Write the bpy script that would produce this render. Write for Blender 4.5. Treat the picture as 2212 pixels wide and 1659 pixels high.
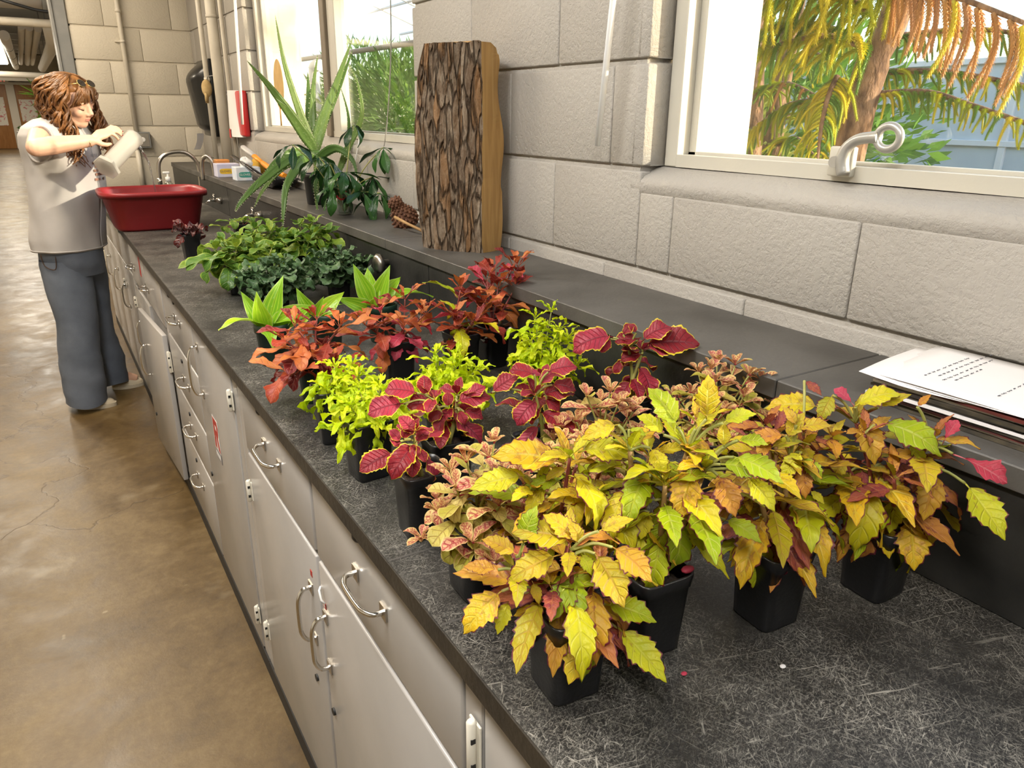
import bpy, bmesh, math, random
from mathutils import Vector, Matrix, Euler
R_ = random.Random(7)
PI = math.pi
scene = bpy.context.scene
COL = scene.collection
for _o in list(bpy.data.objects):
    bpy.data.objects.remove(_o)

# ---------------------------------------------------------------- camera
def _camera():
    yaw, pit, roll = 0.55673, 0.34805, 0.011624
    fw = Vector((math.sin(yaw) * math.cos(pit), math.cos(yaw) * math.cos(pit), -math.sin(pit)))
    r = Vector((math.cos(yaw), -math.sin(yaw), 0)); u = r.cross(fw)
    c, s = math.cos(roll), math.sin(roll)
    r2 = r * c + u * s; u2 = u * c - r * s
    cd = bpy.data.cameras.new('camera'); cd.sensor_width = 36; cd.lens = 36 * 1600.1 / 2212
    cd.clip_start = 0.02; cd.clip_end = 300
    co = bpy.data.objects.new('camera', cd); COL.objects.link(co)
    m = Matrix.Identity(4)
    for i in range(3):
        m[i][0] = r2[i]; m[i][1] = u2[i]; m[i][2] = -fw[i]
    m[0][3], m[1][3], m[2][3] = 0, 0, 1.434
    co.matrix_world = m
    scene.camera = co
_camera()

# ---------------------------------------------------------------- view, world, lights
vs = scene.view_settings
vs.view_transform = 'Standard'; vs.look = 'None'; vs.gamma = 1.0; vs.use_curve_mapping = False
vs.exposure = EXPOSURE = 0.6
cy_ = scene.cycles
cy_.max_bounces = 7; cy_.diffuse_bounces = 3; cy_.glossy_bounces = 3; cy_.transmission_bounces = 4; cy_.transparent_max_bounces = 10
cy_.use_adaptive_sampling = True; cy_.adaptive_threshold = .03; cy_.caustics_reflective = False; cy_.caustics_refractive = False
SUN_DIR = Vector((-1.0, 1.12, -0.43)).normalized()      # the way the sunlight travels
def _world():
    w = bpy.data.worlds.new('sky'); scene.world = w; w.use_nodes = True
    nt = w.node_tree; nt.nodes.clear()
    out = nt.nodes.new('ShaderNodeOutputWorld'); bg = nt.nodes.new('ShaderNodeBackground')
    sk = nt.nodes.new('ShaderNodeTexSky'); sk.sky_type = 'NISHITA'; sk.sun_disc = False
    sk.sun_elevation = math.asin(-SUN_DIR.z)
    sk.sun_rotation = math.atan2(-SUN_DIR.x, -SUN_DIR.y)
    sk.air_density = 1.0; sk.dust_density = 1.2; sk.ozone_density = 1.0; sk.altitude = 100
    bg.inputs['Strength'].default_value = 0.46
    nt.links.new(sk.outputs[0], bg.inputs[0]); nt.links.new(bg.outputs[0], out.inputs[0])
_world()
def lamp(name, kind, loc, energy, color=(1, 1, 1), rot=None, direction=None, size=1, size_y=None, portal=False, angle=None):
    ld = bpy.data.lights.new(name, kind); ld.energy = energy; ld.color = color
    if kind == 'AREA':
        ld.shape = 'RECTANGLE' if size_y else 'SQUARE'; ld.size = size
        if size_y: ld.size_y = size_y
        if portal: ld.cycles.is_portal = True
    if kind == 'SUN' and angle: ld.angle = angle
    if kind == 'POINT': ld.shadow_soft_size = size
    o = bpy.data.objects.new(name, ld); COL.objects.link(o); o.location = loc
    if direction is not None: o.rotation_euler = Vector(direction).to_track_quat('-Z', 'Y').to_euler()
    elif rot: o.rotation_euler = rot
    return o
lamp('sun', 'SUN', (6, -4, 6), 7.5, (1.0, 0.86, 0.66), direction=SUN_DIR, angle=0.02)
lamp('window_portal', 'AREA', (1.32, 0.1, 1.85), 1, direction=(-1, 0, 0), size=2.3, size_y=1.1, portal=True)
lamp('window_portal', 'AREA', (1.32, 3.33, 1.85), 1, direction=(-1, 0, 0), size=2.2, size_y=1.1, portal=True)
# fluorescent ceiling strips of the room and of the corridor behind it (above the frame)
WARM = (1.0, 0.86, 0.68)
NEUT = (1.0, 0.965, 0.91)
for _x, _y, _e in ((-0.4, -0.6, 32), (-0.4, 1.2, 38), (-0.4, 3.3, 34), (-0.3, 4.9, 24)):
    lamp('ceiling_strip', 'AREA', (_x, _y, 2.66), _e, NEUT if _y < 2 else WARM, direction=(0, 0, -1), size=0.3, size_y=1.2)
for _y in (7.0, 17.0, 22.0, 28.0, 33.0):
    lamp('corridor_strip', 'AREA', (-.7, _y, 2.45), 42, (1.0, 0.86, 0.66), direction=(0, 0, -1), size=0.3, size_y=1.6)

# ---------------------------------------------------------------- mesh helpers
class MB:
    """collects shapes; build() links them as one mesh object"""
    def __init__(self): self.v = []; self.f = []; self.uv = {}; self.sm = []
    def add(self, vs_, fs, smooth=False, uvs=None):
        b = len(self.v); self.v += [tuple(p) for p in vs_]
        for k, f in enumerate(fs):
            if uvs: self.uv[len(self.f)] = [uvs[i] for i in f]
            self.f.append(tuple(b + i for i in f)); self.sm.append(smooth)
        return self
    def box(self, a, b, bev=0.0, seg=1):
        (x0, y0, z0), (x1, y1, z1) = a, b
        x0, x1 = min(x0, x1), max(x0, x1); y0, y1 = min(y0, y1), max(y0, y1); z0, z1 = min(z0, z1), max(z0, z1)
        if bev <= 0:
            vs_ = [(x, y, z) for z in (z0, z1) for y in (y0, y1) for x in (x0, x1)]
            return self.add(vs_, [(0, 2, 3, 1), (4, 5, 7, 6), (0, 1, 5, 4), (2, 6, 7, 3), (0, 4, 6, 2), (1, 3, 7, 5)])
        bm = bmesh.new(); bmesh.ops.create_cube(bm, size=1)
        for v in bm.verts:
            v.co = Vector(((x0 + x1) / 2 + v.co.x * (x1 - x0), (y0 + y1) / 2 + v.co.y * (y1 - y0), (z0 + z1) / 2 + v.co.z * (z1 - z0)))
        bmesh.ops.bevel(bm, geom=list(bm.edges), offset=min(bev, .49 * min(x1 - x0, y1 - y0, z1 - z0)), segments=seg, profile=.5, affect='EDGES')
        return self.bm(bm, seg > 1)
    def bm(self, bm, smooth=False):
        bm.verts.index_update()
        self.add([tuple(v.co) for v in bm.verts], [tuple(v.index for v in f.verts) for f in bm.faces], smooth)
        bm.free(); return self
    def tube(self, pts, rad, n=8, cap=True, smooth=True, flat=1.0, up=None):
        pts = [Vector(p) for p in pts]; k = len(pts)
        rr = rad if isinstance(rad, (list, tuple)) else [rad] * k
        prev = None; vs_ = []
        for i, p in enumerate(pts):
            t = (pts[min(i + 1, k - 1)] - pts[max(i - 1, 0)])
            if t.length < 1e-9: t = Vector((0, 0, 1))
            t.normalize()
            if prev is None:
                a = Vector(up) if up else (Vector((0, 0, 1)) if abs(t.z) < .9 else Vector((1, 0, 0)))
                x = (a - t * a.dot(t)).normalized()
            else:
                x = (prev - t * prev.dot(t))
                x = x.normalized() if x.length > 1e-6 else t.orthogonal().normalized()
            prev = x; y = t.cross(x)
            for j in range(n):
                an = 2 * PI * j / n
                vs_.append(p + x * (math.cos(an) * rr[i] * flat) + y * (math.sin(an) * rr[i]))
        fs = [(i * n + j, i * n + (j + 1) % n, (i + 1) * n + (j + 1) % n, (i + 1) * n + j) for i in range(k - 1) for j in range(n)]
        self.add(vs_, fs, smooth)
        if cap:
            b = len(self.v) - len(vs_)
            self.f.append(tuple(b + j for j in range(n))[::-1]); self.sm.append(False)
            self.f.append(tuple(b + (k - 1) * n + j for j in range(n))); self.sm.append(False)
        return self
    def lathe(self, prof, n=20, c=(0, 0, 0), smooth=True, sq=None, M=None):
        """prof: list of (r, z); sq: superellipse exponent for squarish sections"""
        vs_ = []
        for r, z in prof:
            for j in range(n):
                a = 2 * PI * (j + .5) / n
                ca, sa = math.cos(a), math.sin(a)
                k = 1.0
                if sq: k = (abs(ca) ** sq + abs(sa) ** sq) ** (-1.0 / sq)
                p = Vector((r * k * ca, r * k * sa, z))
                if M: p = M @ p
                vs_.append(p + Vector(c))
        m = len(prof)
        fs = [(i * n + j, i * n + (j + 1) % n, (i + 1) * n + (j + 1) % n, (i + 1) * n + j) for i in range(m - 1) for j in range(n)]
        self.add(vs_, fs, smooth)
        b = len(self.v) - len(vs_)
        if prof[0][0] > 1e-6: self.f.append(tuple(b + j for j in range(n))[::-1]); self.sm.append(False)
        if prof[-1][0] > 1e-6: self.f.append(tuple(b + (m - 1) * n + j for j in range(n))); self.sm.append(False)
        return self
    def ell(self, c, r, n=14, m=9, M=None):
        c = Vector(c); vs_ = []
        for i in range(m + 1):
            th = PI * i / m
            for j in range(n):
                a = 2 * PI * j / n
                p = Vector((r[0] * math.sin(th) * math.cos(a), r[1] * math.sin(th) * math.sin(a), r[2] * math.cos(th)))
                vs_.append((M @ p if M else p) + c)
        fs = [(i * n + j, (i + 1) * n + j, (i + 1) * n + (j + 1) % n, i * n + (j + 1) % n) for i in range(m) for j in range(n)]
        return self.add(vs_, fs, True)
    def prism(self, poly, o, ux, uy, d):
        """polygon (2D) in plane o+ux*a+uy*b, extruded by vector d"""
        o, ux, uy, d = Vector(o), Vector(ux), Vector(uy), Vector(d); n = len(poly)
        a = [o + ux * p[0] + uy * p[1] for p in poly]; b = [p + d for p in a]
        return self.add(a + b, [tuple(range(n))[::-1], tuple(range(n, 2 * n))] + [(i, (i + 1) % n, n + (i + 1) % n, n + i) for i in range(n)])
    def grid(self, fn, nu, nv, smooth=True, uv=True, closed=False):
        vs_ = []; uvs = []
        for i in range(nu + 1):
            for j in range(nv + 1):
                vs_.append(fn(i / nu, j / nv)); uvs.append((i / nu, j / nv))
        w = nv + 1
        fs = [(i * w + j, (i + 1) * w + j, (i + 1) * w + j + 1, i * w + j + 1) for i in range(nu) for j in range(nv)]
        return self.add(vs_, fs, smooth, uvs if uv else None)
    def xf(self, M):
        self.v = [tuple(M @ Vector(p)) for p in self.v]; return self
    def mesh(self, name, mat=None):
        me = bpy.data.meshes.new(name); me.from_pydata(self.v, [], self.f)
        me.polygons.foreach_set('use_smooth', self.sm)
        if self.uv:
            ul = me.uv_layers.new(name='UVMap'); i = 0; d = [0.0] * (2 * len(me.loops))
            for k, p in enumerate(me.polygons):
                q = self.uv.get(k)
                for t in range(p.loop_total):
                    if q: d[2 * i], d[2 * i + 1] = q[t]
                    i += 1
            ul.data.foreach_set('uv', d)
        if mat: me.materials.append(mat)
        me.update(); return me
    def build(self, name, mat, parent=None, world=True):
        return link(name, self.mesh(name, mat), parent, world)
def link(name, me, parent=None, world=True):
    o = bpy.data.objects.new(name, me); COL.objects.link(o)
    if parent is not None: adopt(o, parent, world)
    return o
def adopt(o, parent, world=True):
    o.parent = parent
    if world:                                        # the mesh is written in room coordinates
        m = PAR_INV.get(parent.name)
        if m is not None: o.matrix_parent_inverse = m
PAR_INV = {}
def tag(o, label, cat, group=None, kind=None):
    if label: o['label'] = label
    if cat: o['category'] = cat
    if group: o['group'] = group
    if kind: o['kind'] = kind
    return o
def thing(name, label, cat, loc=(0, 0, 0), group=None, rz=0.0):
    o = bpy.data.objects.new(name, None); COL.objects.link(o); o.empty_display_size = .05
    o.location = loc; o.rotation_euler = (0, 0, rz)
    PAR_INV[o.name] = (Matrix.Translation(loc) @ Matrix.Rotation(rz, 4, 'Z')).inverted()
    return tag(o, label, cat, group)
def struct(name, mb, mat):
    return tag(mb.build(name, mat), None, None, kind='structure')
def V(*a): return Vector(a)
def lerp(a, b, t): return a + (b - a) * t
def smooth_path(pts, n=8):
    """Catmull-Rom through the points"""
    P = [Vector(p) for p in pts]; out = []
    for i in range(len(P) - 1):
        p0, p1, p2, p3 = P[max(i - 1, 0)], P[i], P[i + 1], P[min(i + 2, len(P) - 1)]
        for k in range(n):
            t = k / n
            out.append(.5 * ((2 * p1) + (p2 - p0) * t + (2 * p0 - 5 * p1 + 4 * p2 - p3) * t * t + (3 * p1 - p0 - 3 * p2 + p3) * t ** 3))
    out.append(P[-1]); return out
# ---------------------------------------------------------------- materials
def nodes(name):
    m = bpy.data.materials.new(name); m.use_nodes = True
    nt = m.node_tree; nt.nodes.clear()
    out = nt.nodes.new('ShaderNodeOutputMaterial'); b = nt.nodes.new('ShaderNodeBsdfPrincipled')
    nt.links.new(b.outputs[0], out.inputs[0])
    return m, nt, b, out
def N(nt, t, **kw):
    n = nt.nodes.new(t)
    for k, v in kw.items():
        if k in ('operation', 'blend_type', 'data_type', 'noise_dimensions', 'feature', 'distance', 'wave_type', 'bands_direction', 'rings_direction'): setattr(n, k, v)
        else: n.inputs[k.replace('_', ' ')].default_value = v
    return n
def L(nt, a, b): nt.links.new(a, b)
def math_(nt, op, a, b=None, clamp=False):
    n = nt.nodes.new('ShaderNodeMath'); n.operation = op; n.use_clamp = clamp
    for i, x in enumerate((a, b)):
        if x is None: continue
        if isinstance(x, (int, float)): n.inputs[i].default_value = x
        else: L(nt, x, n.inputs[i])
    return n.outputs[0]
def mix_(nt, fac, a, b):
    n = nt.nodes.new('ShaderNodeMix'); n.data_type = 'RGBA'
    for sock, x in ((n.inputs[0], fac), (n.inputs[6], a), (n.inputs[7], b)):
        if isinstance(x, (int, float)): sock.default_value = x
        elif isinstance(x, (tuple, list)): sock.default_value = (*x[:3], 1)
        else: L(nt, x, sock)
    return n.outputs[2]
def ramp_(nt, fac, stops):
    n = nt.nodes.new('ShaderNodeValToRGB'); e = n.color_ramp.elements
    while len(e) < len(stops): e.new(.5)
    for k, (p, c) in enumerate(stops):
        e[k].position = p; e[k].color = (*c[:3], 1) if isinstance(c, (tuple, list)) else (c, c, c, 1)
    L(nt, fac, n.inputs[0]); return n.outputs[0]
def bump_(nt, b, h, strength=.3, dist=.01):
    n = nt.nodes.new('ShaderNodeBump'); n.inputs['Strength'].default_value = strength; n.inputs['Distance'].default_value = dist
    L(nt, h, n.inputs['Height']); L(nt, n.outputs[0], b.inputs['Normal'])
def coords(nt, kind='Object', scale=None):
    t = nt.nodes.new('ShaderNodeTexCoord').outputs[kind]
    if scale is not None:
        m = nt.nodes.new('ShaderNodeMapping'); m.inputs['Scale'].default_value = scale; L(nt, t, m.inputs[0]); t = m.outputs[0]
    return t
def noise_(nt, co, scale, detail=3, rough=.55, dist=0.0):
    n = nt.nodes.new('ShaderNodeTexNoise'); n.inputs['Scale'].default_value = scale
    n.inputs['Detail'].default_value = detail; n.inputs['Roughness'].default_value = rough; n.inputs['Distortion'].default_value = dist
    L(nt, co, n.inputs['Vector']); return n.outputs[0]
MAT = {}
def simple(name, col, rough=.5, metal=0.0, col2=None, nscale=6, bump=0, bscale=60, spec=.5, coat=0, trans=0, emit=None, stretch=None, lo=.35, hi=.65, alpha=1):
    m, nt, b, out = nodes(name)
    b.inputs['Base Color'].default_value = (*col, 1); b.inputs['Roughness'].default_value = rough; b.inputs['Metallic'].default_value = metal
    b.inputs['Specular IOR Level'].default_value = spec; b.inputs['Coat Weight'].default_value = coat
    b.inputs['Transmission Weight'].default_value = trans
    if alpha < 1: b.inputs['Alpha'].default_value = alpha
    co = coords(nt, 'Object', stretch)
    if col2:
        f = ramp_(nt, noise_(nt, co, nscale, 5), [(lo, 0.0), (hi, 1.0)])
        L(nt, mix_(nt, f, col, col2), b.inputs['Base Color'])
    if bump: bump_(nt, b, noise_(nt, co, bscale, 4), bump)
    if emit:
        b.inputs['Emission Color'].default_value = (*emit[0], 1); b.inputs['Emission Strength'].default_value = emit[1]
    MAT[name] = m; return m

def block_mat(name, c1, c2):
    m, nt, b, out = nodes(name)
    co = coords(nt)
    big = noise_(nt, co, 2.2, 3)
    col = mix_(nt, ramp_(nt, big, [(.3, 0.0), (.7, 1.0)]), c1, c2)
    L(nt, col, b.inputs['Base Color']); b.inputs['Roughness'].default_value = .55; b.inputs['Specular IOR Level'].default_value = .35
    fine = noise_(nt, co, 150, 3, .6)
    pit = noise_(nt, co, 75, 4, .65)
    h = math_(nt, 'ADD', math_(nt, 'MULTIPLY', ramp_(nt, pit, [(.36, 0.0), (.56, 1.0)]), 1.0), math_(nt, 'MULTIPLY', fine, .55))
    bump_(nt, b, h, .42, .0022)
    MAT[name] = m; return m
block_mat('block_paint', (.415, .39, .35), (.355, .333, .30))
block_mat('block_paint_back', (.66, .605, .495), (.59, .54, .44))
simple('paint_smooth', (.70, .66, .57), .45, col2=(.62, .58, .50), nscale=5, bump=.08, bscale=40)
simple('pipe_paint', (.72, .67, .56), .4, col2=(.64, .59, .49), nscale=8)
simple('frame_paint', (.50, .48, .42), .42, col2=(.55, .52, .44), nscale=4, bump=.05)
simple('frame_dark', (.16, .125, .085), .5, col2=(.22, .18, .13))
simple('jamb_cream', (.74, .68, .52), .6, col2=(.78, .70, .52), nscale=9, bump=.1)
simple('steel_grey', (.20, .205, .20), .4, .2, col2=(.26, .26, .25))
def floor_mat():
    m, nt, b, out = nodes('floor_concrete')
    co = coords(nt)
    n1 = noise_(nt, co, 1.1, 7, .68, .5); n2 = noise_(nt, co, 5.5, 7, .72, .4); n3 = noise_(nt, co, 38, 5, .7)
    k = math_(nt, 'ADD', math_(nt, 'MULTIPLY', n1, .5), math_(nt, 'ADD', math_(nt, 'MULTIPLY', n2, .32), math_(nt, 'MULTIPLY', n3, .18)))
    c = ramp_(nt, k, [(.38, (.045, .025, .007)), (.5, (.108, .067, .023)), (.62, (.19, .132, .058))])
    c = mix_(nt, math_(nt, 'MULTIPLY', ramp_(nt, noise_(nt, co, 2.6, 4, .6), [(.63, 0.0), (.72, 1.0)]), .6), c, (.24, .19, .115))
    vo = nt.nodes.new('ShaderNodeTexVoronoi'); vo.feature = 'DISTANCE_TO_EDGE'; vo.inputs['Scale'].default_value = .55
    ds = nt.nodes.new('ShaderNodeVectorMath'); ds.operation = 'ADD'; L(nt, co, ds.inputs[0])
    nz = nt.nodes.new('ShaderNodeTexNoise'); nz.inputs['Scale'].default_value = 2.5; nz.inputs['Detail'].default_value = 5; L(nt, co, nz.inputs['Vector']); L(nt, nz.outputs['Color'], ds.inputs[1])
    L(nt, ds.outputs[0], vo.inputs['Vector'])
    crack = ramp_(nt, vo.outputs[0], [(.0, 1.0), (.0045, 0.0)])
    c = mix_(nt, math_(nt, 'MULTIPLY', crack, .6), c, (.035, .02, .008))
    chip = ramp_(nt, noise_(nt, co, 14, 2, .5), [(.75, 0.0), (.78, 1.0)])
    c = mix_(nt, math_(nt, 'MULTIPLY', chip, .4), c, (.42, .36, .25))
    L(nt, c, b.inputs['Base Color'])
    L(nt, ramp_(nt, n2, [(.3, .30), (.7, .52)]), b.inputs['Roughness'])
    bump_(nt, b, math_(nt, 'SUBTRACT', math_(nt, 'ADD', n3, n2), crack), .16, .004)
    MAT['floor'] = m
floor_mat()
def counter_mat():
    m, nt, b, out = nodes('counter_stone')
    co = coords(nt)
    base = noise_(nt, co, 3.0, 5, .6)
    c = ramp_(nt, base, [(.3, (.010, .0095, .009)), (.7, (.028, .026, .023))])
    tot = None
    # scratches: stretched noise in several directions, thin bright lines
    for ang, sc, th in ((.3, 34, .80), (1.25, 60, .80), (2.2, 52, .80), (2.8, 75, .80), (.9, 100, .795), (1.8, 120, .79), (.0, 150, .785), (2.5, 170, .775)):
        m0 = nt.nodes.new('ShaderNodeMapping'); m0.inputs['Rotation'].default_value = (0, 0, ang); L(nt, co, m0.inputs[0])
        mp = nt.nodes.new('ShaderNodeMapping')
        mp.inputs['Scale'].default_value = (sc * .55, sc * 7.5, sc); mp.inputs['Location'].default_value = (ang * 3, ang * 7, 0)
        L(nt, m0.outputs[0], mp.inputs[0])
        nn = noise_(nt, mp.outputs[0], 1.0, 2, .55, 1.3)
        ln = ramp_(nt, nn, [(th - .155, 0.0), (th - .08, 1.0)])
        tot = ln if tot is None else math_(nt, 'MAXIMUM', tot, ln)
    patch = ramp_(nt, noise_(nt, co, 5.5, 5, .65), [(.36, .10), (.62, 1.0)])
    grit = ramp_(nt, noise_(nt, co, 420, 3, .7), [(.48, 0.0), (.66, 1.0)])
    s = math_(nt, 'MULTIPLY', tot, patch)
    s = math_(nt, 'ADD', s, math_(nt, 'MULTIPLY', math_(nt, 'MULTIPLY', grit, patch), .45), True)
    sx = nt.nodes.new('ShaderNodeSeparateXYZ'); L(nt, co, sx.inputs[0])
    wear = math_(nt, 'MULTIPLY', ramp_(nt, math_(nt, 'ADD', sx.outputs[0], math_(nt, 'MULTIPLY', noise_(nt, co, 22, 4, .7), -.045)), [(.245, 1.0), (.268, 0.0)]), ramp_(nt, noise_(nt, co, 90, 3, .7), [(.42, 0.0), (.6, 1.0)]))
    s = math_(nt, 'MAXIMUM', s, math_(nt, 'MULTIPLY', wear, .75))
    c = mix_(nt, math_(nt, 'MULTIPLY', s, .85), c, (.36, .34, .295))
    L(nt, c, b.inputs['Base Color'])
    L(nt, ramp_(nt, base, [(.3, .40), (.7, .56)]), b.inputs['Roughness']); b.inputs['Specular IOR Level'].default_value = .3
    bump_(nt, b, math_(nt, 'SUBTRACT', math_(nt, 'MULTIPLY', noise_(nt, co, 130, 3), .4), s), .12, .001)
    MAT['counter'] = m
counter_mat()
simple('counter_edge', (.014, .011, .008), .55, col2=(.032, .025, .016), nscale=14, bump=.15, bscale=90)
simple('ledge_stone', (.055, .051, .045), .5, col2=(.095, .089, .08), nscale=7, bump=.1, bscale=120)
simple('backsplash', (.014, .014, .013), .42, col2=(.032, .031, .028), nscale=9, bump=.08, bscale=100)
simple('cabinet_white', (.42, .40, .38), .26, col2=(.36, .345, .325), nscale=2.5, spec=.55)
simple('cabinet_gap', (.05, .04, .03), .7)
simple('kick_black', (.012, .011, .010), .6)
simple('hinge_cream', (.70, .665, .57), .38)
simple('chrome', (.72, .70, .66), .16, 1.0)
simple('brushed', (.50, .47, .42), .3, 1.0)
simple('black_rubber', (.012, .012, .012), .55)
simple('black_gloss', (.014, .014, .015), .18, coat=.3)
simple('white_plastic', (.80, .79, .76), .4)
simple('red_sticker', (.42, .025, .02), .45)
simple('sticker_grey', (.22, .21, .22), .4)
def glass_mat(name, tint=(.97, .98, .97), refl=.16):
    m, nt, b, out = nodes(name)
    nt.nodes.remove(b)
    t = nt.nodes.new('ShaderNodeBsdfTransparent'); t.inputs[0].default_value = (*tint, 1)
    g = nt.nodes.new('ShaderNodeBsdfGlossy'); g.inputs['Roughness'].default_value = .03
    f = nt.nodes.new('ShaderNodeFresnel'); f.inputs[0].default_value = 1.45
    mx = nt.nodes.new('ShaderNodeMixShader')
    L(nt, math_(nt, 'ADD', math_(nt, 'MULTIPLY', f.outputs[0], .4), refl * .2, True), mx.inputs[0])
    L(nt, t.outputs[0], mx.inputs[1]); L(nt, g.outputs[0], mx.inputs[2]); L(nt, mx.outputs[0], out.inputs[0])
    MAT[name] = m
glass_mat('pane')
glass_mat('clear_glass', (.93, .96, .94), .3)
glass_mat('clear_rod', (.80, .82, .85), 1.6)

simple('wand_plastic', (.92, .94, .96), .2, alpha=.93, coat=.5)
# ---------------------------------------------------------------- the room
WX = 1.048                       # plane of the window wall
Z0 = 1.131; CH = 0.2033          # block courses
NW0, NW1 = -1.05, 1.194          # near window opening (y)
FW0, FW1 = 2.283, 4.388          # far window opening
SILL, HEAD = 1.335, 2.351
BY = 5.90                        # back wall
CEIL = 2.72
struct('floor', MB().box((-3.2, -3.2, -.1), (2.4, 36.2, 0)), MAT['floor'])
struct('ceiling', MB().box((-3.2, -3.2, CEIL), (1.25, BY + .2, CEIL + .1)), MAT['paint_smooth'])
w = MB()
for y0, y1, z0, z1 in ((-3.2, BY, 0, SILL - .05), (-3.2, BY, HEAD, CEIL), (-3.2, NW0, SILL - .05, HEAD), (NW1 + .012, FW0 - .012, SILL - .05, HEAD), (FW1 + .012, BY + .2, SILL - .05, HEAD)):
    w.box((WX + .007, y0, z0), (WX + .2, y1, z1))
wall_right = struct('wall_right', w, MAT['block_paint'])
_bl = {}
def block(parent, mat, axis, a0, a1, z0, z1, face, depth=.03):
    """one painted block: chamfered, standing 7 mm proud of the joints"""
    g = .0009; gz = .0055
    key = (axis, round(a1 - a0, 3), round(z1 - z0, 3), mat.name)
    if key not in _bl:
        d, h = a1 - a0 - 2 * g, z1 - z0 - 2 * gz
        b = MB()
        if axis == 'y': b.box((0, 0, 0), (depth, d, h), .0035, 2)
        else: b.box((0, 0, 0), (d, depth, h), .0035, 2)
        _bl[key] = b.mesh('block', mat)
    o = bpy.data.objects.new('block', _bl[key]); COL.objects.link(o)
    j = R_.uniform(-.0008, .0008)
    o.location = (face + j, a0 + g, z0 + gz) if axis == 'y' else (a0 + g, face + j, z0 + gz)
    o.parent = parent
def course(parent, mat, axis, lo, hi, z0, z1, first, face, holes=()):
    cuts = [lo]; y = first
    while y < hi - .02:
        if y > lo + .02: cuts.append(y)
        y += .4064
    cuts.append(hi)
    for h in holes: cuts += [h[0], h[1]]
    cuts = sorted(set(round(c, 4) for c in cuts))
    for a, b in zip(cuts, cuts[1:]):
        mid = (a + b) / 2
        if b - a < .02 or any(h[0] - 1e-3 < mid < h[1] + 1e-3 for h in holes): continue
        block(parent, mat, axis, a, b, z0, z1, face)
for k in range(-1, 7):
    z0, z1 = Z0 + k * CH, min(Z0 + (k + 1) * CH, CEIL)
    if k == 0: first = .283 - .4064 * 3
    else: first = (.283 if k % 2 == 0 else .08) - .4064 * 3
    holes = ((NW0, NW1), (FW0, FW1)) if SILL - .01 <= z0 < HEAD - .01 else ()
    if k == 0:
        holes = ((NW0, NW1), (FW0, FW1))
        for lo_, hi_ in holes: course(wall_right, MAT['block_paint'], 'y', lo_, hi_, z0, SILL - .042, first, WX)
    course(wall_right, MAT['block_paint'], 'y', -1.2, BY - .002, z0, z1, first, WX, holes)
# rounded window reveals (bullnose blocks) and sills
def bullnose(yc, sgn, name, far=False):
    """rounded vertical arris at an opening edge; sgn=+1: the wall lies at larger y"""
    r = .03; n = 6; prof = []
    for i in range(n + 1):
        a = PI / 2 * i / n
        prof.append((WX + r - r * math.cos(a), yc + sgn * (r - r * math.sin(a))))
    prof = [(WX + .005, yc + sgn * .05)] + [(WX, yc + sgn * (r + .001))] + prof + [(WX + .13, yc), (WX + .13, yc + sgn * .05)]
    zs = [SILL + CH * k for k in range(6)]
    for z0, z1 in zip(zs, zs[1:]):
        z1 = min(z1, HEAD)
        b = MB(); m = len(prof); g = .004
        vs_ = [(x, y, z) for z in (z0 + g, z0 + g + .004, z1 - g - .004, z1 - g) for x, y in prof]
        # the top and bottom rings step back to leave a shallow joint
        cx = WX + .08; cy = yc + sgn * .04
        for ring in (0, 3):
            for i in range(m):
                x, y, z = vs_[ring * m + i]; vs_[ring * m + i] = (x + (cx - x) * .06, y + (cy - y) * .06, z)
        fs = [(q * m + i, q * m + (i + 1) % m, (q + 1) * m + (i + 1) % m, (q + 1) * m + i) for q in range(3) for i in range(m)]
        fs += [tuple(range(m)), tuple(range(3 * m, 4 * m))]
        if sgn < 0: fs = [f[::-1] for f in fs]
        b.add(vs_, fs, True); b.build('block', MAT['block_paint'], wall_right)
for yc, s in ((NW1, 1), (FW0, -1), (FW1, 1)): bullnose(yc, s, 'x')
# sloping, rounded cement sills
for n_, (y0, y1) in enumerate(((NW0, NW1 + .0), (FW0, FW1))):
    def sill(u, v, y0=y0, y1=y1):
        y = lerp(y0 - .03, y1 + .03, u)
        prof = [(WX + .012, SILL - .060), (WX + .003, SILL - .050), (WX + .0002, SILL - .034), (WX + .003, SILL - .022), (WX + .012, SILL - .014), (WX + .032, SILL - .006), (WX + .06, SILL + .003), (WX + .14, SILL + .008)]
        x, z = prof[round(v * 7)]
        return (x + .002 * math.sin(y * 9), y, z + .0012 * math.sin(y * 13 + v * 3))
    struct('trim_%d' % (n_ + 1), MB().grid(sill, 24, 7, uv=False), MAT['block_paint'])
# ---- window 1 (near): steel casement with a latch
FX = 1.104
def window(idx, y0, y1, mull=()):
    w_ = MB()
    w_.box((FX, y0, SILL + .004), (FX + .035, y0 + .034, HEAD), .002).box((FX, y1 - .034, SILL + .004), (FX + .035, y1, HEAD), .002)
    w_.box((FX + .0008, y0 + .0335, SILL + .004), (FX + .034, y1 - .0335, SILL + .028)).box((FX + .0008, y0 + .0335, HEAD - .035), (FX + .034, y1 - .0335, HEAD))
    win = struct('window_%d' % idx, w_, MAT['frame_paint'])
    return win
win1 = window(1, NW0, NW1 - .004)
s = MB()   # inner sash bead, a step behind the frame
s.box((FX + .034, NW1 - .056, SILL + .026), (FX + .052, NW1 - .036, HEAD - .03), .001).box((FX + .034, NW0 + .036, SILL + .02), (FX + .052, NW1 - .036, SILL + .034), .001)
s.build('sash', MAT['frame_paint'], win1)
MB().box((FX + .040, NW0 + .03, SILL + .03), (FX + .044, NW1 - .05, HEAD - .03)).build('pane', MAT['pane'], win1)
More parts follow.
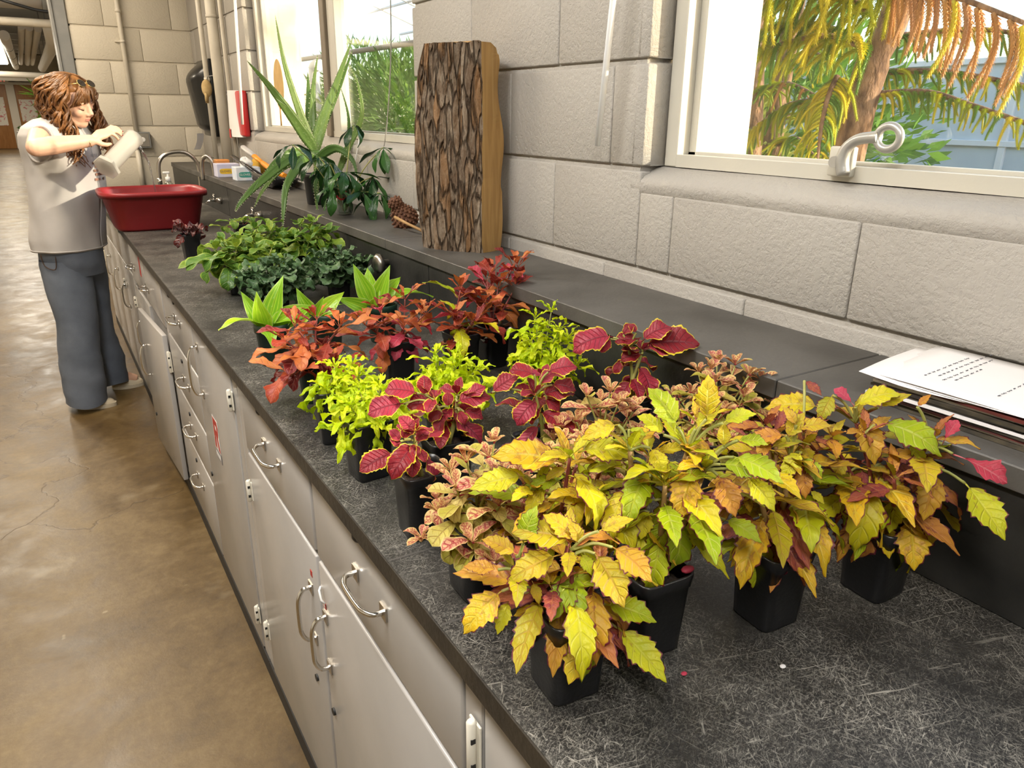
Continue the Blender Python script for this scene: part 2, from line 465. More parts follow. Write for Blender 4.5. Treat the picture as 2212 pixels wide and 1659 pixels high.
# outer reveal, cream and sunlit
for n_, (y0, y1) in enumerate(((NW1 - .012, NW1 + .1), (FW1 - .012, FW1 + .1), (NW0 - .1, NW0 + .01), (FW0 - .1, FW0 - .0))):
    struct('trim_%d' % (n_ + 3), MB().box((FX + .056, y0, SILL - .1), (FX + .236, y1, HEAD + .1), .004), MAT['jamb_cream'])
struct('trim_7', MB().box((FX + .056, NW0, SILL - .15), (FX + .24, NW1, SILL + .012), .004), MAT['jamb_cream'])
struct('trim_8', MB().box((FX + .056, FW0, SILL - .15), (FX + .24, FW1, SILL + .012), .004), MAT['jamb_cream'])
win2 = window(2, FW0 + .002, FW1 - .004)
mu = MB().box((FX - .012, 3.235, SILL + .006), (FX + .07, 3.29, HEAD), .003); mu.build('mullion', MAT['frame_dark'], win2)
MB().box((FX + .002, 3.150, SILL + .006), (FX + .05, 3.234, HEAD), .003).build('mullion_trim', MAT['frame_paint'], win2)
MB().box((FX + .030, FW0 + .03, SILL + .02), (FX + .034, 3.16, HEAD - .03)).build('pane', MAT['pane'], win2)
MB().box((FX + .034, 3.28, SILL + .02), (FX + .038, FW1 - .03, HEAD - .03)).build('pane', MAT['pane'], win2)
s = MB().box((FX + .03, FW1 - .058, SILL + .02), (FX + .052, FW1 - .038, HEAD), .001).box((FX + .03, FW0 + .03, SILL + .018), (FX + .05, FW1 - .04, SILL + .034), .001)
s.build('sash', MAT['frame_paint'], win2)

# ---- back wall with the grey steel jamb of the corridor opening
wb = MB().box((.335, BY + .007, .24), (WX + .2, BY + .2, CEIL)).box((.36, BY + .05, 0), (WX + .2, BY + .2, .24))
wall_back = struct('wall_back', wb, MAT['block_paint_back'])
k = 0
z = Z0 - 4 * CH
while z < CEIL - .02:
    course(wall_back, MAT['block_paint_back'], 'x', .30 if z < 1.0 else .325, WX + .02, z, min(z + CH, CEIL), .53 if k % 2 == 0 else .735, BY)
    z += CH; k += 1
struct('trim_9', MB().box((.245, BY - .015, .9), (.325, BY + .2, CEIL), .004).box((.238, BY - .03, .9), (.252, BY + .21, CEIL), .002), MAT['steel_grey'])
# unseen sides of the room that close it
struct('wall_left', MB().box((-3.3, -3.2, 0), (-2.7, 36.2, 3.5)), MAT['paint_smooth'])
struct('wall_front', MB().box((-3.2, -3.3, 0), (1.25, -3.1, CEIL)), MAT['paint_smooth'])
# ---------------------------------------------------------------- bench: worktop, ledge, cabinets
CZ = .92; FX0 = .2837; BX = .8129; LZ = 1.097
t = thing('worktop', 'long black scratched stone worktop running along the window wall', 'worktop', (.55, 2.5, CZ))
def top(u, v):
    return (lerp(FX0, BX + .02, v), lerp(-1.0, BY - .01, u), CZ)
m = MB().grid(top, 1, 1, False, False)
m.box((FX0 + .0005, -1.0, CZ - .030), (BX + .02, BY - .01, CZ - .0006))
m.build('slab', MAT['counter'], t)
MB().box((FX0 - .0012, -1.0, CZ - .0305), (FX0 + .0015, BY - .01, CZ - .0012), .001).build('front_edge', MAT['counter_edge'], t)
for y0_, y1_ in ((.740, .725), (.598, .58)):
    MB().add([(FX0 + .002, y0_, CZ + .0003), (FX0 + .002, y0_ - .0035, CZ + .0003), (BX + .004, y1_ - .0035, CZ + .0003), (BX + .004, y1_, CZ + .0003)], [(0, 1, 2, 3)]).build('seam', MAT['ledge_stone'], t)
t = thing('backsplash', 'black upright stone backsplash between worktop and ledge', 'backsplash', (BX, 2.5, CZ))
for y0, y1 in ((-1.0, 1.73), (1.734, 4.12), (4.124, BY - .012)):
    MB().box((BX + .006, y0, CZ + .0005), (BX + .03, y1, LZ - .0285), .0015).build('panel', MAT['backsplash'], t)
t = thing('stone_ledge', 'grey stone shelf ledge along the block wall above the worktop', 'ledge', (.93, 2.5, LZ))
for y0, y1 in ((-1.0, .62), (.622, 2.0), (2.002, 4.12), (4.124, BY - .012)):
    MB().box((BX, y0, LZ - .028), (WX + .006, y1, LZ), .0015).build('slab', MAT['ledge_stone'], t)

CFX = .305
def pull(mb_parent, y0, z0, y1, z1, parent, big=False):
    """chrome bow handle standing off the face on two square plates"""
    a, b = V(CFX, y0, z0), V(CFX, y1, z1); d = (b - a).normalized(); n = V(-1, 0, 0); h = .028
    mid = (a + b) / 2; ln = (b - a).length
    pts = [a]
    for i in range(9):
        s_ = -1 + 2 * i / 8
        k_ = (1 - abs(s_) ** 3.2) ** .5 if abs(s_) < 1 else 0
        pts.append(mid + d * (s_ * ln * .5) + n * (.004 + (h - .004) * k_))
    pts.append(b)
    P_ = smooth_path([a, a + n * .016 + d * .001, a + n * h * .9 + d * ln * .14, a + n * h + d * ln * .3, b + n * h - d * ln * .3, b + n * h * .9 - d * ln * .14, b + n * .016 - d * .001, b], 4)
    o = MB().tube(P_, .0042, 8).build('handle', MAT['chrome'], parent)
    sd = d.cross(n)
    for c in (a, b):
        e1, e2 = d * .011, sd * .011; q = MB()
        q.add([c + n * .003 + e1 + e2, c + n * .003 - e1 + e2, c + n * .003 - e1 - e2, c + n * .003 + e1 - e2, c + e1 + e2, c - e1 + e2, c - e1 - e2, c + e1 - e2],
              [(0, 1, 2, 3), (7, 6, 5, 4), (0, 4, 5, 1), (1, 5, 6, 2), (2, 6, 7, 3), (3, 7, 4, 0)])
        x = q.build('handle_plate', MAT['brushed']); x.parent = o
    return o
def hinge(y, z, parent, h=.056):
    b = MB().tube([(CFX - .006, y, z - h / 2), (CFX - .006, y, z - h / 2 + .003), (CFX - .006, y, z + h / 2 - .003), (CFX - .006, y, z + h / 2)], [.0035, .0058, .0058, .0035], 10)
    b.box((CFX - .002, y - .012, z - h / 2 + .004), (CFX + .001, y + .013, z + h / 2 - .004), .001)
    o = b.build('hinge', MAT['hinge_cream'], parent)
    for k_ in (-.22, .2):
        zz = z + k_ * h
        x = MB().box((CFX - .0095, y - .0061, zz - .0032), (CFX - .004, y - .0045, zz + .0032)).build('hinge_slot', MAT['black_rubber']); x.parent = o
    return o
def lock(y, z, parent):
    b = MB().tube([(CFX - .004, y, z), (CFX + .002, y, z)], .0075, 12); o = b.build('lock', MAT['black_rubber'], parent)
    return o
def front(name, y0, y1, z0, z1, parent, bev=.003):
    g = .0025
    return MB().box((CFX, y0 + g, z0 + g), (CFX + .018, y1 - g, z1 - g), bev, 2).build(name, MAT['cabinet_white'], parent)
def carcass(y0, y1, parent):
    b = MB().box((CFX + .012, y0 + .001, .055), (BX, y1 - .001, CZ - .031)); b.build('body', MAT['cabinet_white'], parent)
    MB().box((CFX - .0005, y0, .0), (BX, y1, .055)).build('plinth', MAT['kick_black'], parent)
ZT = CZ - .034
def stile(y0, y1, parent):
    MB().box((CFX + .003, y0 + .001, .058), (CFX + .016, y1 - .001, ZT), .002).build('stile', MAT['cabinet_white'], parent)
# unit A, at the bottom edge of the photo
A = thing('base_cabinet', 'white metal base cabinet nearest the camera with a tall cream hinge', 'cabinet', (.5, .25, 0), 'metal base cabinets')
carcass(-.35, .545, A); front('door', -.02, .541, .06, ZT, A); front('door', -.345, -.022, .06, ZT, A); hinge(.556, .775, A, .085)
B = thing('base_cabinet', 'white metal base cabinet with drawer and door, nearest the yellow plants', 'cabinet', (.5, .86, 0), 'metal base cabinets')
carcass(.546, 1.1375, B); stile(.546, .588, B)
d = front('drawer', .588, 1.133, .70, ZT, B); pull(None, .926, .787, .817, .787, d)
d = front('door', .588, 1.133, .06, .694, B); pull(None, 1.112, .585, 1.112, .475, d); lock(1.110, .372, d)
MB().tube([(CFX - .003, 1.118, .646), (CFX - .008, 1.112, .644), (CFX - .008, 1.104, .628), (CFX - .003, 1.10, .622)], .0022, 6).build('hook', MAT['white_plastic'], d)
MB().box((CFX - .0008, 1.106, .603), (CFX + .001, 1.119, .615)).build('sticker', MAT['red_sticker'], d)
MB().box((CFX - .0012, 1.109, .606), (CFX + .001, 1.116, .612)).build('sticker_print', MAT['white_plastic'], d)
C_ = thing('base_cabinet', 'white metal cabinet with drawer and door, just right of the letter sticker door', 'cabinet', (.5, 1.4, 0), 'metal base cabinets')
carcass(1.1385, 1.70, C_); stile(1.652, 1.70, C_)
d = front('drawer', 1.143, 1.651, .70, ZT, C_); pull(None, 1.46, .787, 1.345, .787, d)
d = front('door', 1.143, 1.651, .06, .694, C_); pull(None, 1.192, .60, 1.192, .485, d); lock(1.21, .376, d); hinge(1.655, .59, d); hinge(1.655, .188, d)
MB().box((CFX - .0008, 1.178, .628), (CFX + .001, 1.189, .641)).build('sticker', MAT['red_sticker'], d)
D = thing('base_cabinet', 'white metal cabinet with full height door carrying a red letter R sticker', 'cabinet', (.5, 2.0, 0), 'metal base cabinets')
carcass(1.701, 2.27, D); stile(1.701, 1.752, D)
d = front('door', 1.753, 2.268, .06, ZT, D); pull(None, 2.20, .80, 2.20, .655, d); hinge(1.758, .785, d); hinge(1.758, .17, d); lock(2.28 - .03, .374, d)
def letter_R(parent):
    # block letter R over a grey word band
    s_ = .118; O = V(CFX - .0006, 2.103, .497); uy = V(0, -1, 0); uz = V(0, 0, 1); dx = V(-.0008, 0, 0)
    MB().prism([(0, .03), (.075, .03), (.075, .13), (0, .13)], O, uy, uz, dx * .5).build('sticker', MAT['white_plastic'], parent)
    b = MB()
    b.prism([(.006, .034), (.028, .034), (.028, .126), (.006, .126)], O, uy, uz, dx)
    b.prism([(.028, .108), (.052, .108), (.066, .117), (.060, .126), (.028, .126)], O, uy, uz, dx)
    b.prism([(.052, .108), (.052, .094), (.069, .092), (.070, .110), (.066, .117)], O, uy, uz, dx)
    b.prism([(.028, .077), (.060, .077), (.069, .092), (.052, .094), (.028, .094)], O, uy, uz, dx)
    b.prism([(.032, .077), (.052, .034), (.074, .034), (.054, .077)], O, uy, uz, dx)
    b.build('sticker_print', MAT['red_sticker'], parent)
    MB().prism([(0, 0), (.075, 0), (.075, .028), (0, .028)], O, uy, uz, dx).build('sticker_band', MAT['sticker_grey'], parent)
    q = MB(); x = .006
    for wd in (.004, .007, .004, .008, .005, .004, .007, .005):
        q.prism([(x, .008), (x + wd * .7, .008), (x + wd * .7, .021), (x, .021)], O, uy, uz, dx * 1.6); x += wd + .002
    q.build('sticker_word', MAT['white_plastic'], parent)
letter_R(d)
E_ = thing('drawer_cabinet', 'white metal cabinet with a stack of four drawers', 'cabinet', (.5, 2.55, 0), 'metal base cabinets')
carcass(2.271, 2.90, E_); stile(2.845, 2.90, E_)
for z0, z1, hz in ((.69, ZT, .795), (.50, .685, .578), (.325, .495, .402), (.06, .32, .212)):
    d = front('drawer', 2.275, 2.842, z0, z1, E_); pull(None, 2.615, hz, 2.505, hz, d); lock(2.575, z1 - .035, d)
F_ = thing('base_cabinet', 'white metal cabinet with a door standing ajar beside the drawer stack', 'cabinet', (.5, 3.3, 0), 'metal base cabinets')
carcass(2.901, 3.93, F_)
d = front('drawer', 2.905, 3.40, .68, ZT, F_)
d2 = front('drawer', 3.403, 3.926, .68, ZT, F_)
pull(None, 3.40, .744, 3.31, .744, d); pull(None, 3.95 - .06, .75, 3.80, .75, d2)
MB().box((CFX - .0008, 3.50, .765), (CFX + .001, 3.545, .86)).build('sticker', MAT['red_sticker'], d2)
d = front('door', 3.403, 3.926, .06, .66, F_); hinge(3.46, .50, d); hinge(3.46, .16, d); pull(None, 3.80, .50, 3.80, .38, d)
# the ajar door turns about its near edge
aj = thing('x', None, None); bpy.data.objects.remove(aj)
g = MB().box((-.018, .0, .062), (0, .49, .657), .003, 2).build('door', MAT['cabinet_white'], F_, False)
g.parent = F_; g.matrix_parent_inverse = PAR_INV[F_.name]; g.location = (CFX, 2.906, 0); g.rotation_euler = (0, 0, .055)
q = MB().tube(smooth_path([(-.018, .40, .52), (-.036, .40, .515), (-.046, .40, .48), (-.046, .40, .43), (-.036, .40, .395), (-.018, .40, .39)], 4), .0042, 8).build('handle', MAT['chrome']); q.parent = g
q = MB().tube([(-.022, .43, .20), (-.016, .43, .20)], .0075, 12).build('lock', MAT['black_rubber']); q.parent = g
hinge(2.897, .555, F_, .085)
G_ = thing('base_cabinet', 'white metal cabinet with a drawer above a door, beneath the sink end', 'cabinet', (.5, 4.4, 0), 'metal base cabinets')
carcass(3.931, 4.90, G_)
for y0, y1 in ((3.935, 4.42), (4.423, 4.897)):
    d = front('drawer', y0, y1, .70, ZT, G_)
    d = front('door', y0, y1, .06, .694, G_); pull(None, y1 - .06, .57, y1 - .06, .45, d); hinge(y0 + .02, .56, d)
H_ = thing('base_cabinet', 'white metal cabinet farthest along, against the back block wall', 'cabinet', (.5, 5.4, 0), 'metal base cabinets')
carcass(4.901, BY - .012, H_)
for y0, y1 in ((4.905, 5.39), (5.393, 5.88)):
    front('drawer', y0, y1, .70, ZT, H_); d = front('door', y0, y1, .06, .694, H_); pull(None, y1 - .06, .57, y1 - .06, .45, d)

for y, cab in ((2.545, E_), (1.409, C_), (.872, B), (4.1, G_)):
    MB().lathe([(0, 0), (.007, .001), (.010, .006), (.010, .0155)], 12, (.2945, y, CZ - .0465)).build('bumper', MAT['black_rubber'], cab)
# ---------------------------------------------------------------- things on the ledge and on the walls
from mathutils import noise as mnoise
def fbm(p, o=4): return mnoise.fractal(Vector(p), 1.0, 2.0, o)
def bark_mat():
    m, nt, b, out = nodes('bark')
    co = coords(nt, 'Object', (1, 1, .20))
    ds = nt.nodes.new('ShaderNodeVectorMath'); ds.operation = 'MULTIPLY_ADD'
    nz = nt.nodes.new('ShaderNodeTexNoise'); nz.inputs['Scale'].default_value = 28; nz.inputs['Detail'].default_value = 4; L(nt, co, nz.inputs['Vector'])
    L(nt, nz.outputs['Color'], ds.inputs[0]); ds.inputs[1].default_value = (.03, .03, .03); L(nt, co, ds.inputs[2])
    vo = nt.nodes.new('ShaderNodeTexVoronoi'); vo.feature = 'DISTANCE_TO_EDGE'; vo.inputs['Scale'].default_value = 52; L(nt, ds.outputs[0], vo.inputs['Vector'])
    vc = nt.nodes.new('ShaderNodeTexVoronoi'); vc.inputs['Scale'].default_value = 52; L(nt, ds.outputs[0], vc.inputs['Vector'])
    n1 = noise_(nt, coords(nt, 'Object', (1, 1, .4)), 60, 6, .72, .6); n2 = noise_(nt, coords(nt), 190, 4, .7)
    c = ramp_(nt, n1, [(.3, (.10, .062, .036)), (.48, (.21, .15, .10)), (.62, (.32, .255, .185)), (.8, (.46, .39, .31))])
    sp = nt.nodes.new('ShaderNodeSeparateColor'); L(nt, vc.outputs['Color'], sp.inputs[0])
    c = mix_(nt, math_(nt, 'MULTIPLY', ramp_(nt, sp.outputs[0], [(.62, 0.0), (.85, 1.0)]), .5), c, (.32, .15, .045))
    c = mix_(nt, math_(nt, 'MULTIPLY', ramp_(nt, sp.outputs[1], [(.45, 0.0), (.8, 1.0)]), .35), c, (.10, .06, .035))
    crack = ramp_(nt, vo.outputs[0], [(.02, 1.0), (.12, 0.0)])
    c = mix_(nt, math_(nt, 'MULTIPLY', crack, .72), c, (.03, .017, .009))
    L(nt, c, b.inputs['Base Color']); b.inputs['Roughness'].default_value = .9; b.inputs['Specular IOR Level'].default_value = .2
    h_ = math_(nt, 'SUBTRACT', math_(nt, 'ADD', n1, math_(nt, 'MULTIPLY', n2, .5)), math_(nt, 'MULTIPLY', crack, 1.6))
    bump_(nt, b, h_, .9, .006)
    MAT['bark'] = m
    m, nt, b, out = nodes('split_wood')
    co = coords(nt, 'Object', (40, 40, 3.2))
    n1 = noise_(nt, co, 1.0, 4, .6, 1.2)
    c = ramp_(nt, n1, [(.3, (.33, .175, .05)), (.55, (.47, .28, .095)), (.8, (.56, .37, .15))])
    L(nt, c, b.inputs['Base Color']); b.inputs['Roughness'].default_value = .6
    bump_(nt, b, n1, .25, .003)
    MAT['split_wood'] = m
bark_mat()
def log_slab():
    t = thing('split_log', 'tall split log with grey bark face standing on the ledge', 'log', (.94, 1.76, LZ))
    Lp, F, Rp = V(.862, 1.838, 0), V(.945, 1.672, 0), V(1.012, 1.692, 0)
    nrm = V(-.89, -.455, 0)
    H = .50
    def pt(u, v):
        # u: across the bark face from left to front corner, v: height
        z = LZ + H * v
        sh = .018 * math.sin(PI * min(1, v * 1.15)) - .022 * max(0, v - .88) / .12 * (1 - u) ** 2
        p = Lp.lerp(F, u)
        p = p + (Lp - F).normalized() * sh * (1 - u)
        p = p + nrm * (.030 * math.sin(PI * (.12 + .88 * u)) * (1 - .55 * u))
        fur = fbm((u * 13 + .3 * math.sin(v * 9), v * 3.2, 3.3), 4)
        ridge = 1 - abs(mnoise.noise(Vector((u * 15 + .8 * mnoise.noise(Vector((u * 3, v * 5, 0))), v * 2.6, 9.1)))) * 2.2
        p = p + nrm * (.004 * fur - .013 * max(0, ridge - .5))
        e = 1.0 if v < .995 else .0
        return (p.x, p.y, z + (.004 * fbm((u * 6, 0, 1)) if v > .99 else 0))
    MB().grid(pt, 110, 150, uv=False).build('bark', MAT['bark'], t)
    b = MB(); ring = []
    def side(v, k):
        f = Vector(pt(1, v)); wob = .006 * math.sin(v * 14) * (1 if .3 < v < .9 else .4) - .012 * max(0, v - .93) / .07
        base = [f, f + V(.030, .008, 0), Rp + V(wob + .006 * math.sin(v * 5), 0, f.z), V(1.02 + wob, 1.80, f.z), V(.95, 1.89, f.z), Vector(pt(0, v))]
        base[2].z = f.z - (.010 if v > .97 else 0)
        return [(p.x, p.y, p.z) for p in base]
    K = 40
    vs_ = [p for i in range(K + 1) for p in side(i / K, 0)]
    fs = [(i * 6 + j, i * 6 + j + 1, (i + 1) * 6 + j + 1, (i + 1) * 6 + j) for i in range(K) for j in range(5)]
    b.add(vs_, fs, False)
    b.add(side(1, 0), [(0, 1, 2, 3, 4, 5)]); b.add(side(0, 0), [(5, 4, 3, 2, 1, 0)])
    b.build('split_face', MAT['split_wood'], t)
    # top under the bark rim
    tp = [pt(i / 20, 1) for i in range(21)] + [pt(0, 1)]
    q = MB(); c0 = side(1, 0)
    q.add([pt(i / 20, 1) for i in range(21)] + [c0[3], c0[4]], [tuple(range(23))]); q.build('end_grain', MAT['split_wood'], t)
log_slab()

# ---- papers and magazines
simple('paper', (.82, .80, .80), .6, col2=(.76, .74, .74), nscale=3)
simple('paper_cream', (.74, .69, .56), .6)
simple('ink', (.10, .10, .12), .6)
simple('mag_dark', (.03, .028, .026), .3, col2=(.09, .075, .05), nscale=30)
simple('mag_red', (.16, .035, .03), .3, col2=(.05, .02, .02), nscale=20)
z = LZ + .0005
ORD = ('lowest', 'second lowest', 'third lowest', 'fourth lowest', 'middle', 'fourth from top', 'third from top', 'second from top', 'topmost')
MGC = ('dark', 'white', 'red', 'dark', 'white', 'dark')
PX, PY = .945, .365
for k in range(9):
    th = .0034; a = R_.uniform(-.05, .05); dx = R_.uniform(-.006, .006); dy = R_.uniform(-.012, .012)
    M_ = Matrix.Translation((PX + dx, PY + dy, 0)) @ Matrix.Rotation(a + .02, 4, 'Z')
    g_ = thing('magazine', '%s magazine of the ledge pile, %s cover, under loose papers' % (ORD[k], MGC[k % 6]), 'magazine', (PX + dx, PY + dy, z), 'magazines under the papers')
    cover = MAT[('mag_dark', 'paper', 'mag_red', 'mag_dark', 'paper', 'mag_dark')[k % 6]]
    MB().box((-.086, -.145, z), (.086, .145, z + .0005)).box((-.086, -.145, z + th - .0005), (.086, .145, z + th)).box((-.0866, -.145, z), (-.0858, .145, z + th)).xf(M_).build('cover', cover, g_)
    MB().box((-.0855, -.1445, z + .0005), (.0855, .1445, z + th - .0005)).xf(M_).build('pages', MAT['paper_cream'], g_)
    z += th + .0003
if True:
    # spine lettering of two magazines (year and short word strokes)
    pass
SHL = ('bottom loose sheet on the magazine pile, turned askew with a curled corner', 'second loose sheet up on the magazine pile', 'middle loose sheet on the magazine pile', 'loose sheet just under the handwritten one on the magazine pile')
for k in range(5):
    a = .05 + R_.uniform(-.03, .03); dx = R_.uniform(-.004, .006); dy = R_.uniform(-.006, .006)
    if k == 0: a, dy = .16, .014
    M_ = Matrix.Translation((PX + .004 + dx, PY + .006 + dy, 0)) @ Matrix.Rotation(a, 4, 'Z')
    zz = z
    def sh(u, v, zz=zz, k=k):
        x, y = lerp(-.092, .088, u), lerp(-.15, .15, v)
        curl = .006 * max(0, v - .8) / .2 * (1 - u) * (k == 0) + .0015 * math.sin(u * 4 + k)
        return (x, y, zz + .001 + curl + .001 * math.sin(v * 5 + k) + .0035 * u * (1 - .2 * k))
    o = MB().grid(sh, 8, 12, uv=False).xf(M_).build('paper_sheet', MAT['paper'])
    tag(o, SHL[k] if k < 4 else 'top sheet of lined paper with faint handwriting on the magazine pile', 'paper', 'loose sheets on the pile' if k < 4 else None)
    md = o.modifiers.new('thick', 'SOLIDIFY'); md.thickness = .0006; md.offset = -1
    if k == 4:
        st = MB()
        for r_, (y0, n_) in enumerate(((.105, 9), (.094, 12), (.083, 10), (.074, 6), (.02, 6))):
            x = -.05 + .012 * (r_ % 2)
            for w_ in range(n_):
                ln = R_.uniform(.004, .011)
                uu = (x + .092) / .18; vv = (y0 + .15) / .30
                zq = sh(uu, vv)[2] + .0006
                pts = [(x + ln * q / 5, y0 + .0011 * math.sin(q * 2.3 + w_), zq + .0002) for q in range(6)]
                st.tube(pts, .00035, 4)
                x += ln + .0045
        st.xf(M_); wo = st.build('handwriting', MAT['ink']); wo.parent = o; wo['kind'] = 'stuff'
    z += .0011
# ---- banksia-like brown cone with a stick
simple('cone_brown', (.085, .032, .016), .8, col2=(.19, .085, .042), nscale=40, bump=.4, bscale=90)
simple('stick_wood', (.42, .25, .10), .6, col2=(.30, .17, .06), nscale=20)
def cone():
    t = thing('seed_cone', 'brown woody seed cone lying against the log on the ledge', 'cone', (.958, 2.2, LZ))
    ax = V(.045, -.0, -.075).normalized(); top_ = V(.925, 2.2, 1.186)
    side = ax.cross(V(0, 1, 0)).normalized(); fw_ = ax.cross(side)
    prof = [(0, .010), (.06, .018), (.16, .022), (.24, .016), (.32, .022), (.5, .036), (.68, .043), (.84, .040), (.95, .028), (1.0, .008)]
    def R(u):
        for (a, ra), (b, rb) in zip(prof, prof[1:]):
            if u <= b: return lerp(ra, rb, (u - a) / (b - a))
        return .005
    Ln = .108
    core = MB().tube([top_ + ax * (Ln * i / 14) for i in range(15)], [R(i / 14) * .9 for i in range(15)], 14)
    core.build('core', MAT['cone_brown'], t)
    sc = MB().ell((0, 0, 0), (.0075, .0052, .0045), 6, 4).mesh('scale', MAT['cone_brown'])
    for k in range(150):
        u = (k + .5) / 150; a = k * 2.39996
        c = top_ + ax * (Ln * u) + (side * math.cos(a) + fw_ * math.sin(a)) * R(u) * .92
        o = bpy.data.objects.new('scale', sc); COL.objects.link(o)
        o.parent = t; o.matrix_parent_inverse = PAR_INV[t.name]
        q = (side * math.cos(a) + fw_ * math.sin(a) - ax * .5).to_track_quat('X', 'Z')
        o.location = c; o.rotation_mode = 'QUATERNION'; o.rotation_quaternion = q; s_ = R_.uniform(.7, 1.15); o.scale = (s_, s_, s_)
    tag(MB().tube([(.905, 2.14, 1.138), (.918, 2.07, 1.124), (.945, 1.985, 1.1045)], [.005, .0045, .0048], 8).build('stick', MAT['stick_wood']), 'pale wooden stick leaning in front of the brown seed cone', 'stick')
cone()
# ---- dustpan with brush, glove boxes, sponge
simple('orange_plastic', (.85, .30, .02), .4)
simple('grey_plastic', (.50, .48, .45), .4)
simple('glove_blue', (.55, .66, .82), .5, col2=(.80, .83, .86), nscale=14)
simple('glove_violet', (.55, .54, .72), .5, col2=(.66, .66, .78), nscale=12)
simple('glove_yellow', (.78, .50, .03), .5)
simple('glove_green', (.05, .33, .27), .5)
simple('sponge', (.62, .36, .03), .85, bump=.5, bscale=150)
simple('orange_box', (.62, .25, .06), .5)
t = thing('dustpan', 'black dustpan lying on the ledge behind the aloe', 'dustpan', (.96, 3.75, LZ))
def pan(u, v):
    y = lerp(3.53, 3.95, u); x = lerp(.90, 1.03, v)
    wall = max(0, abs(v - .5) * 2 - .8) / .2
    return (x, y, LZ + .006 + .05 * (1 - u) ** 2 * 0 + .045 * max(wall, max(0, .12 - u) / .12) + .012 * u)
b = MB().grid(pan, 12, 20, uv=False); o = b.build('pan', MAT['black_gloss'], t)
md = o.modifiers.new('thick', 'SOLIDIFY'); md.thickness = .003
MB().tube([(.965, 3.95, LZ + .03), (.93, 4.10, LZ + .075), (.895, 4.27, LZ + .118)], [.014, .012, .012], 8, flat=.6).build('handle', MAT['black_gloss'], t)
t = thing('hand_brush', 'grey and orange hand brush resting on the dustpan', 'brush', (.97, 4.0, LZ + .06))
pth = [V(.985, 3.62, LZ + .058), V(.98, 3.82, LZ + .072), V(.965, 3.93, LZ + .10), V(.95, 4.02, LZ + .128), V(.93, 4.16, LZ + .165)]
MB().tube(pth[2:4], [.011, .016], 10, flat=.7).build('collar', MAT['orange_plastic'], t)
MB().tube([pth[3], pth[3].lerp(pth[4], .5), pth[4], pth[4] + V(-.002, .01, .003)], [.016, .018, .017, .009], 10, flat=.7).build('handle', MAT['grey_plastic'], t)
MB().tube([pth[4] + V(-.0155, -.004, .003), pth[4] + V(-.0165, -.004, .003)], .005, 10).build('hang_hole', MAT['black_rubber'], t)
MB().tube([pth[0], pth[1], pth[2]], [.012, .016, .012], 8).build('brush_head', MAT['orange_plastic'], t)
br = MB()
for i in range(26):
    p = pth[0].lerp(pth[1], i / 25); br.tube([p + V(-.004, 0, -.006), p + V(-.006, 0, -.03)], .004, 5)
o = br.build('bristles', MAT['black_rubber'], t); o['kind'] = 'stuff'
def glove_box(label, y0, y1, x0, x1, h, mat, patch, word, wc):
    t = thing('glove_box', label, 'box', ((x0 + x1) / 2, (y0 + y1) / 2, LZ))
    MB().box((x0, y0, LZ), (x1, y1, LZ + h), .002).build('carton', mat, t)
    cx = (x0 + x1) / 2 - .012; sx = (x1 - x0)
    q = MB(); n = 20
    q.prism([(sx * .30 * math.copysign(abs(math.cos(2 * PI * i / n)) ** .5, math.cos(2 * PI * i / n)), h * .2 * math.copysign(abs(math.sin(2 * PI * i / n)) ** .5, math.sin(2 * PI * i / n))) for i in range(n)], (cx, y0, LZ + h * .45), (1, 0, 0), (0, 0, 1), (0, -.0008, 0))
    o = q.build('print_patch', patch, t)
    text('print_word', word, (cx - sx * .28, y0 - .001, LZ + h * .38), h * .22, wc, t)
    return t
def text(name, s, loc, size, mat, parent, rot=(PI / 2, 0, 0), depth=.0004):
    cu = bpy.data.curves.new(name, 'FONT'); cu.body = s; cu.size = size; cu.extrude = depth
    o = bpy.data.objects.new(name, cu); COL.objects.link(o); o.rotation_euler = rot; o.location = loc
    dg = bpy.context.evaluated_depsgraph_get(); dg.update()
    me = bpy.data.meshes.new_from_object(o.evaluated_get(dg)); M_ = o.matrix_world.copy()
    M_ = Matrix.LocRotScale(Vector(loc), Euler(rot), None)
    bpy.data.objects.remove(o); bpy.data.curves.remove(cu); me.transform(M_); me.materials.clear(); me.materials.append(mat); me.name = name
    return link(name, me, parent)
glove_box('pale blue glove box with green print on the ledge', 4.13, 4.23, .875, 1.0, .068, MAT['glove_blue'], MAT['glove_green'], 'GLOVES', MAT['white_plastic'])
glove_box('violet glove box with yellow print near the taps', 4.40, 4.50, .835, .955, .07, MAT['glove_violet'], MAT['glove_yellow'], 'GLOVES', MAT['ink'])
t = thing('glove_wad', 'crumpled pale glove sticking out of the blue box', 'glove', (.93, 4.18, LZ + .068))
def wad(u, v):
    a = u * 2 * PI; th = v * PI; r = .034 * (1 + .35 * fbm((math.cos(a) * 1.5, math.sin(a) * 1.5, v * 3), 3))
    return (.94 + r * math.sin(th) * math.cos(a), 4.18 + r * math.sin(th) * math.sin(a), LZ + .086 + r * .8 * math.cos(th))
MB().grid(wad, 24, 14, uv=False).build('glove', MAT['white_plastic'], t)
tag(MB().box((.86, 4.52, LZ), (.93, 4.60, LZ + .085), .003).build('carton', MAT['orange_box']), 'small orange carton behind the glove boxes', 'carton')
tag(MB().box((1.005, 4.18, LZ + .0005), (1.04, 4.34, LZ + .10), .015, 3).build('sponge', MAT['sponge']), 'yellow sponge standing against the wall behind the brush', 'sponge')

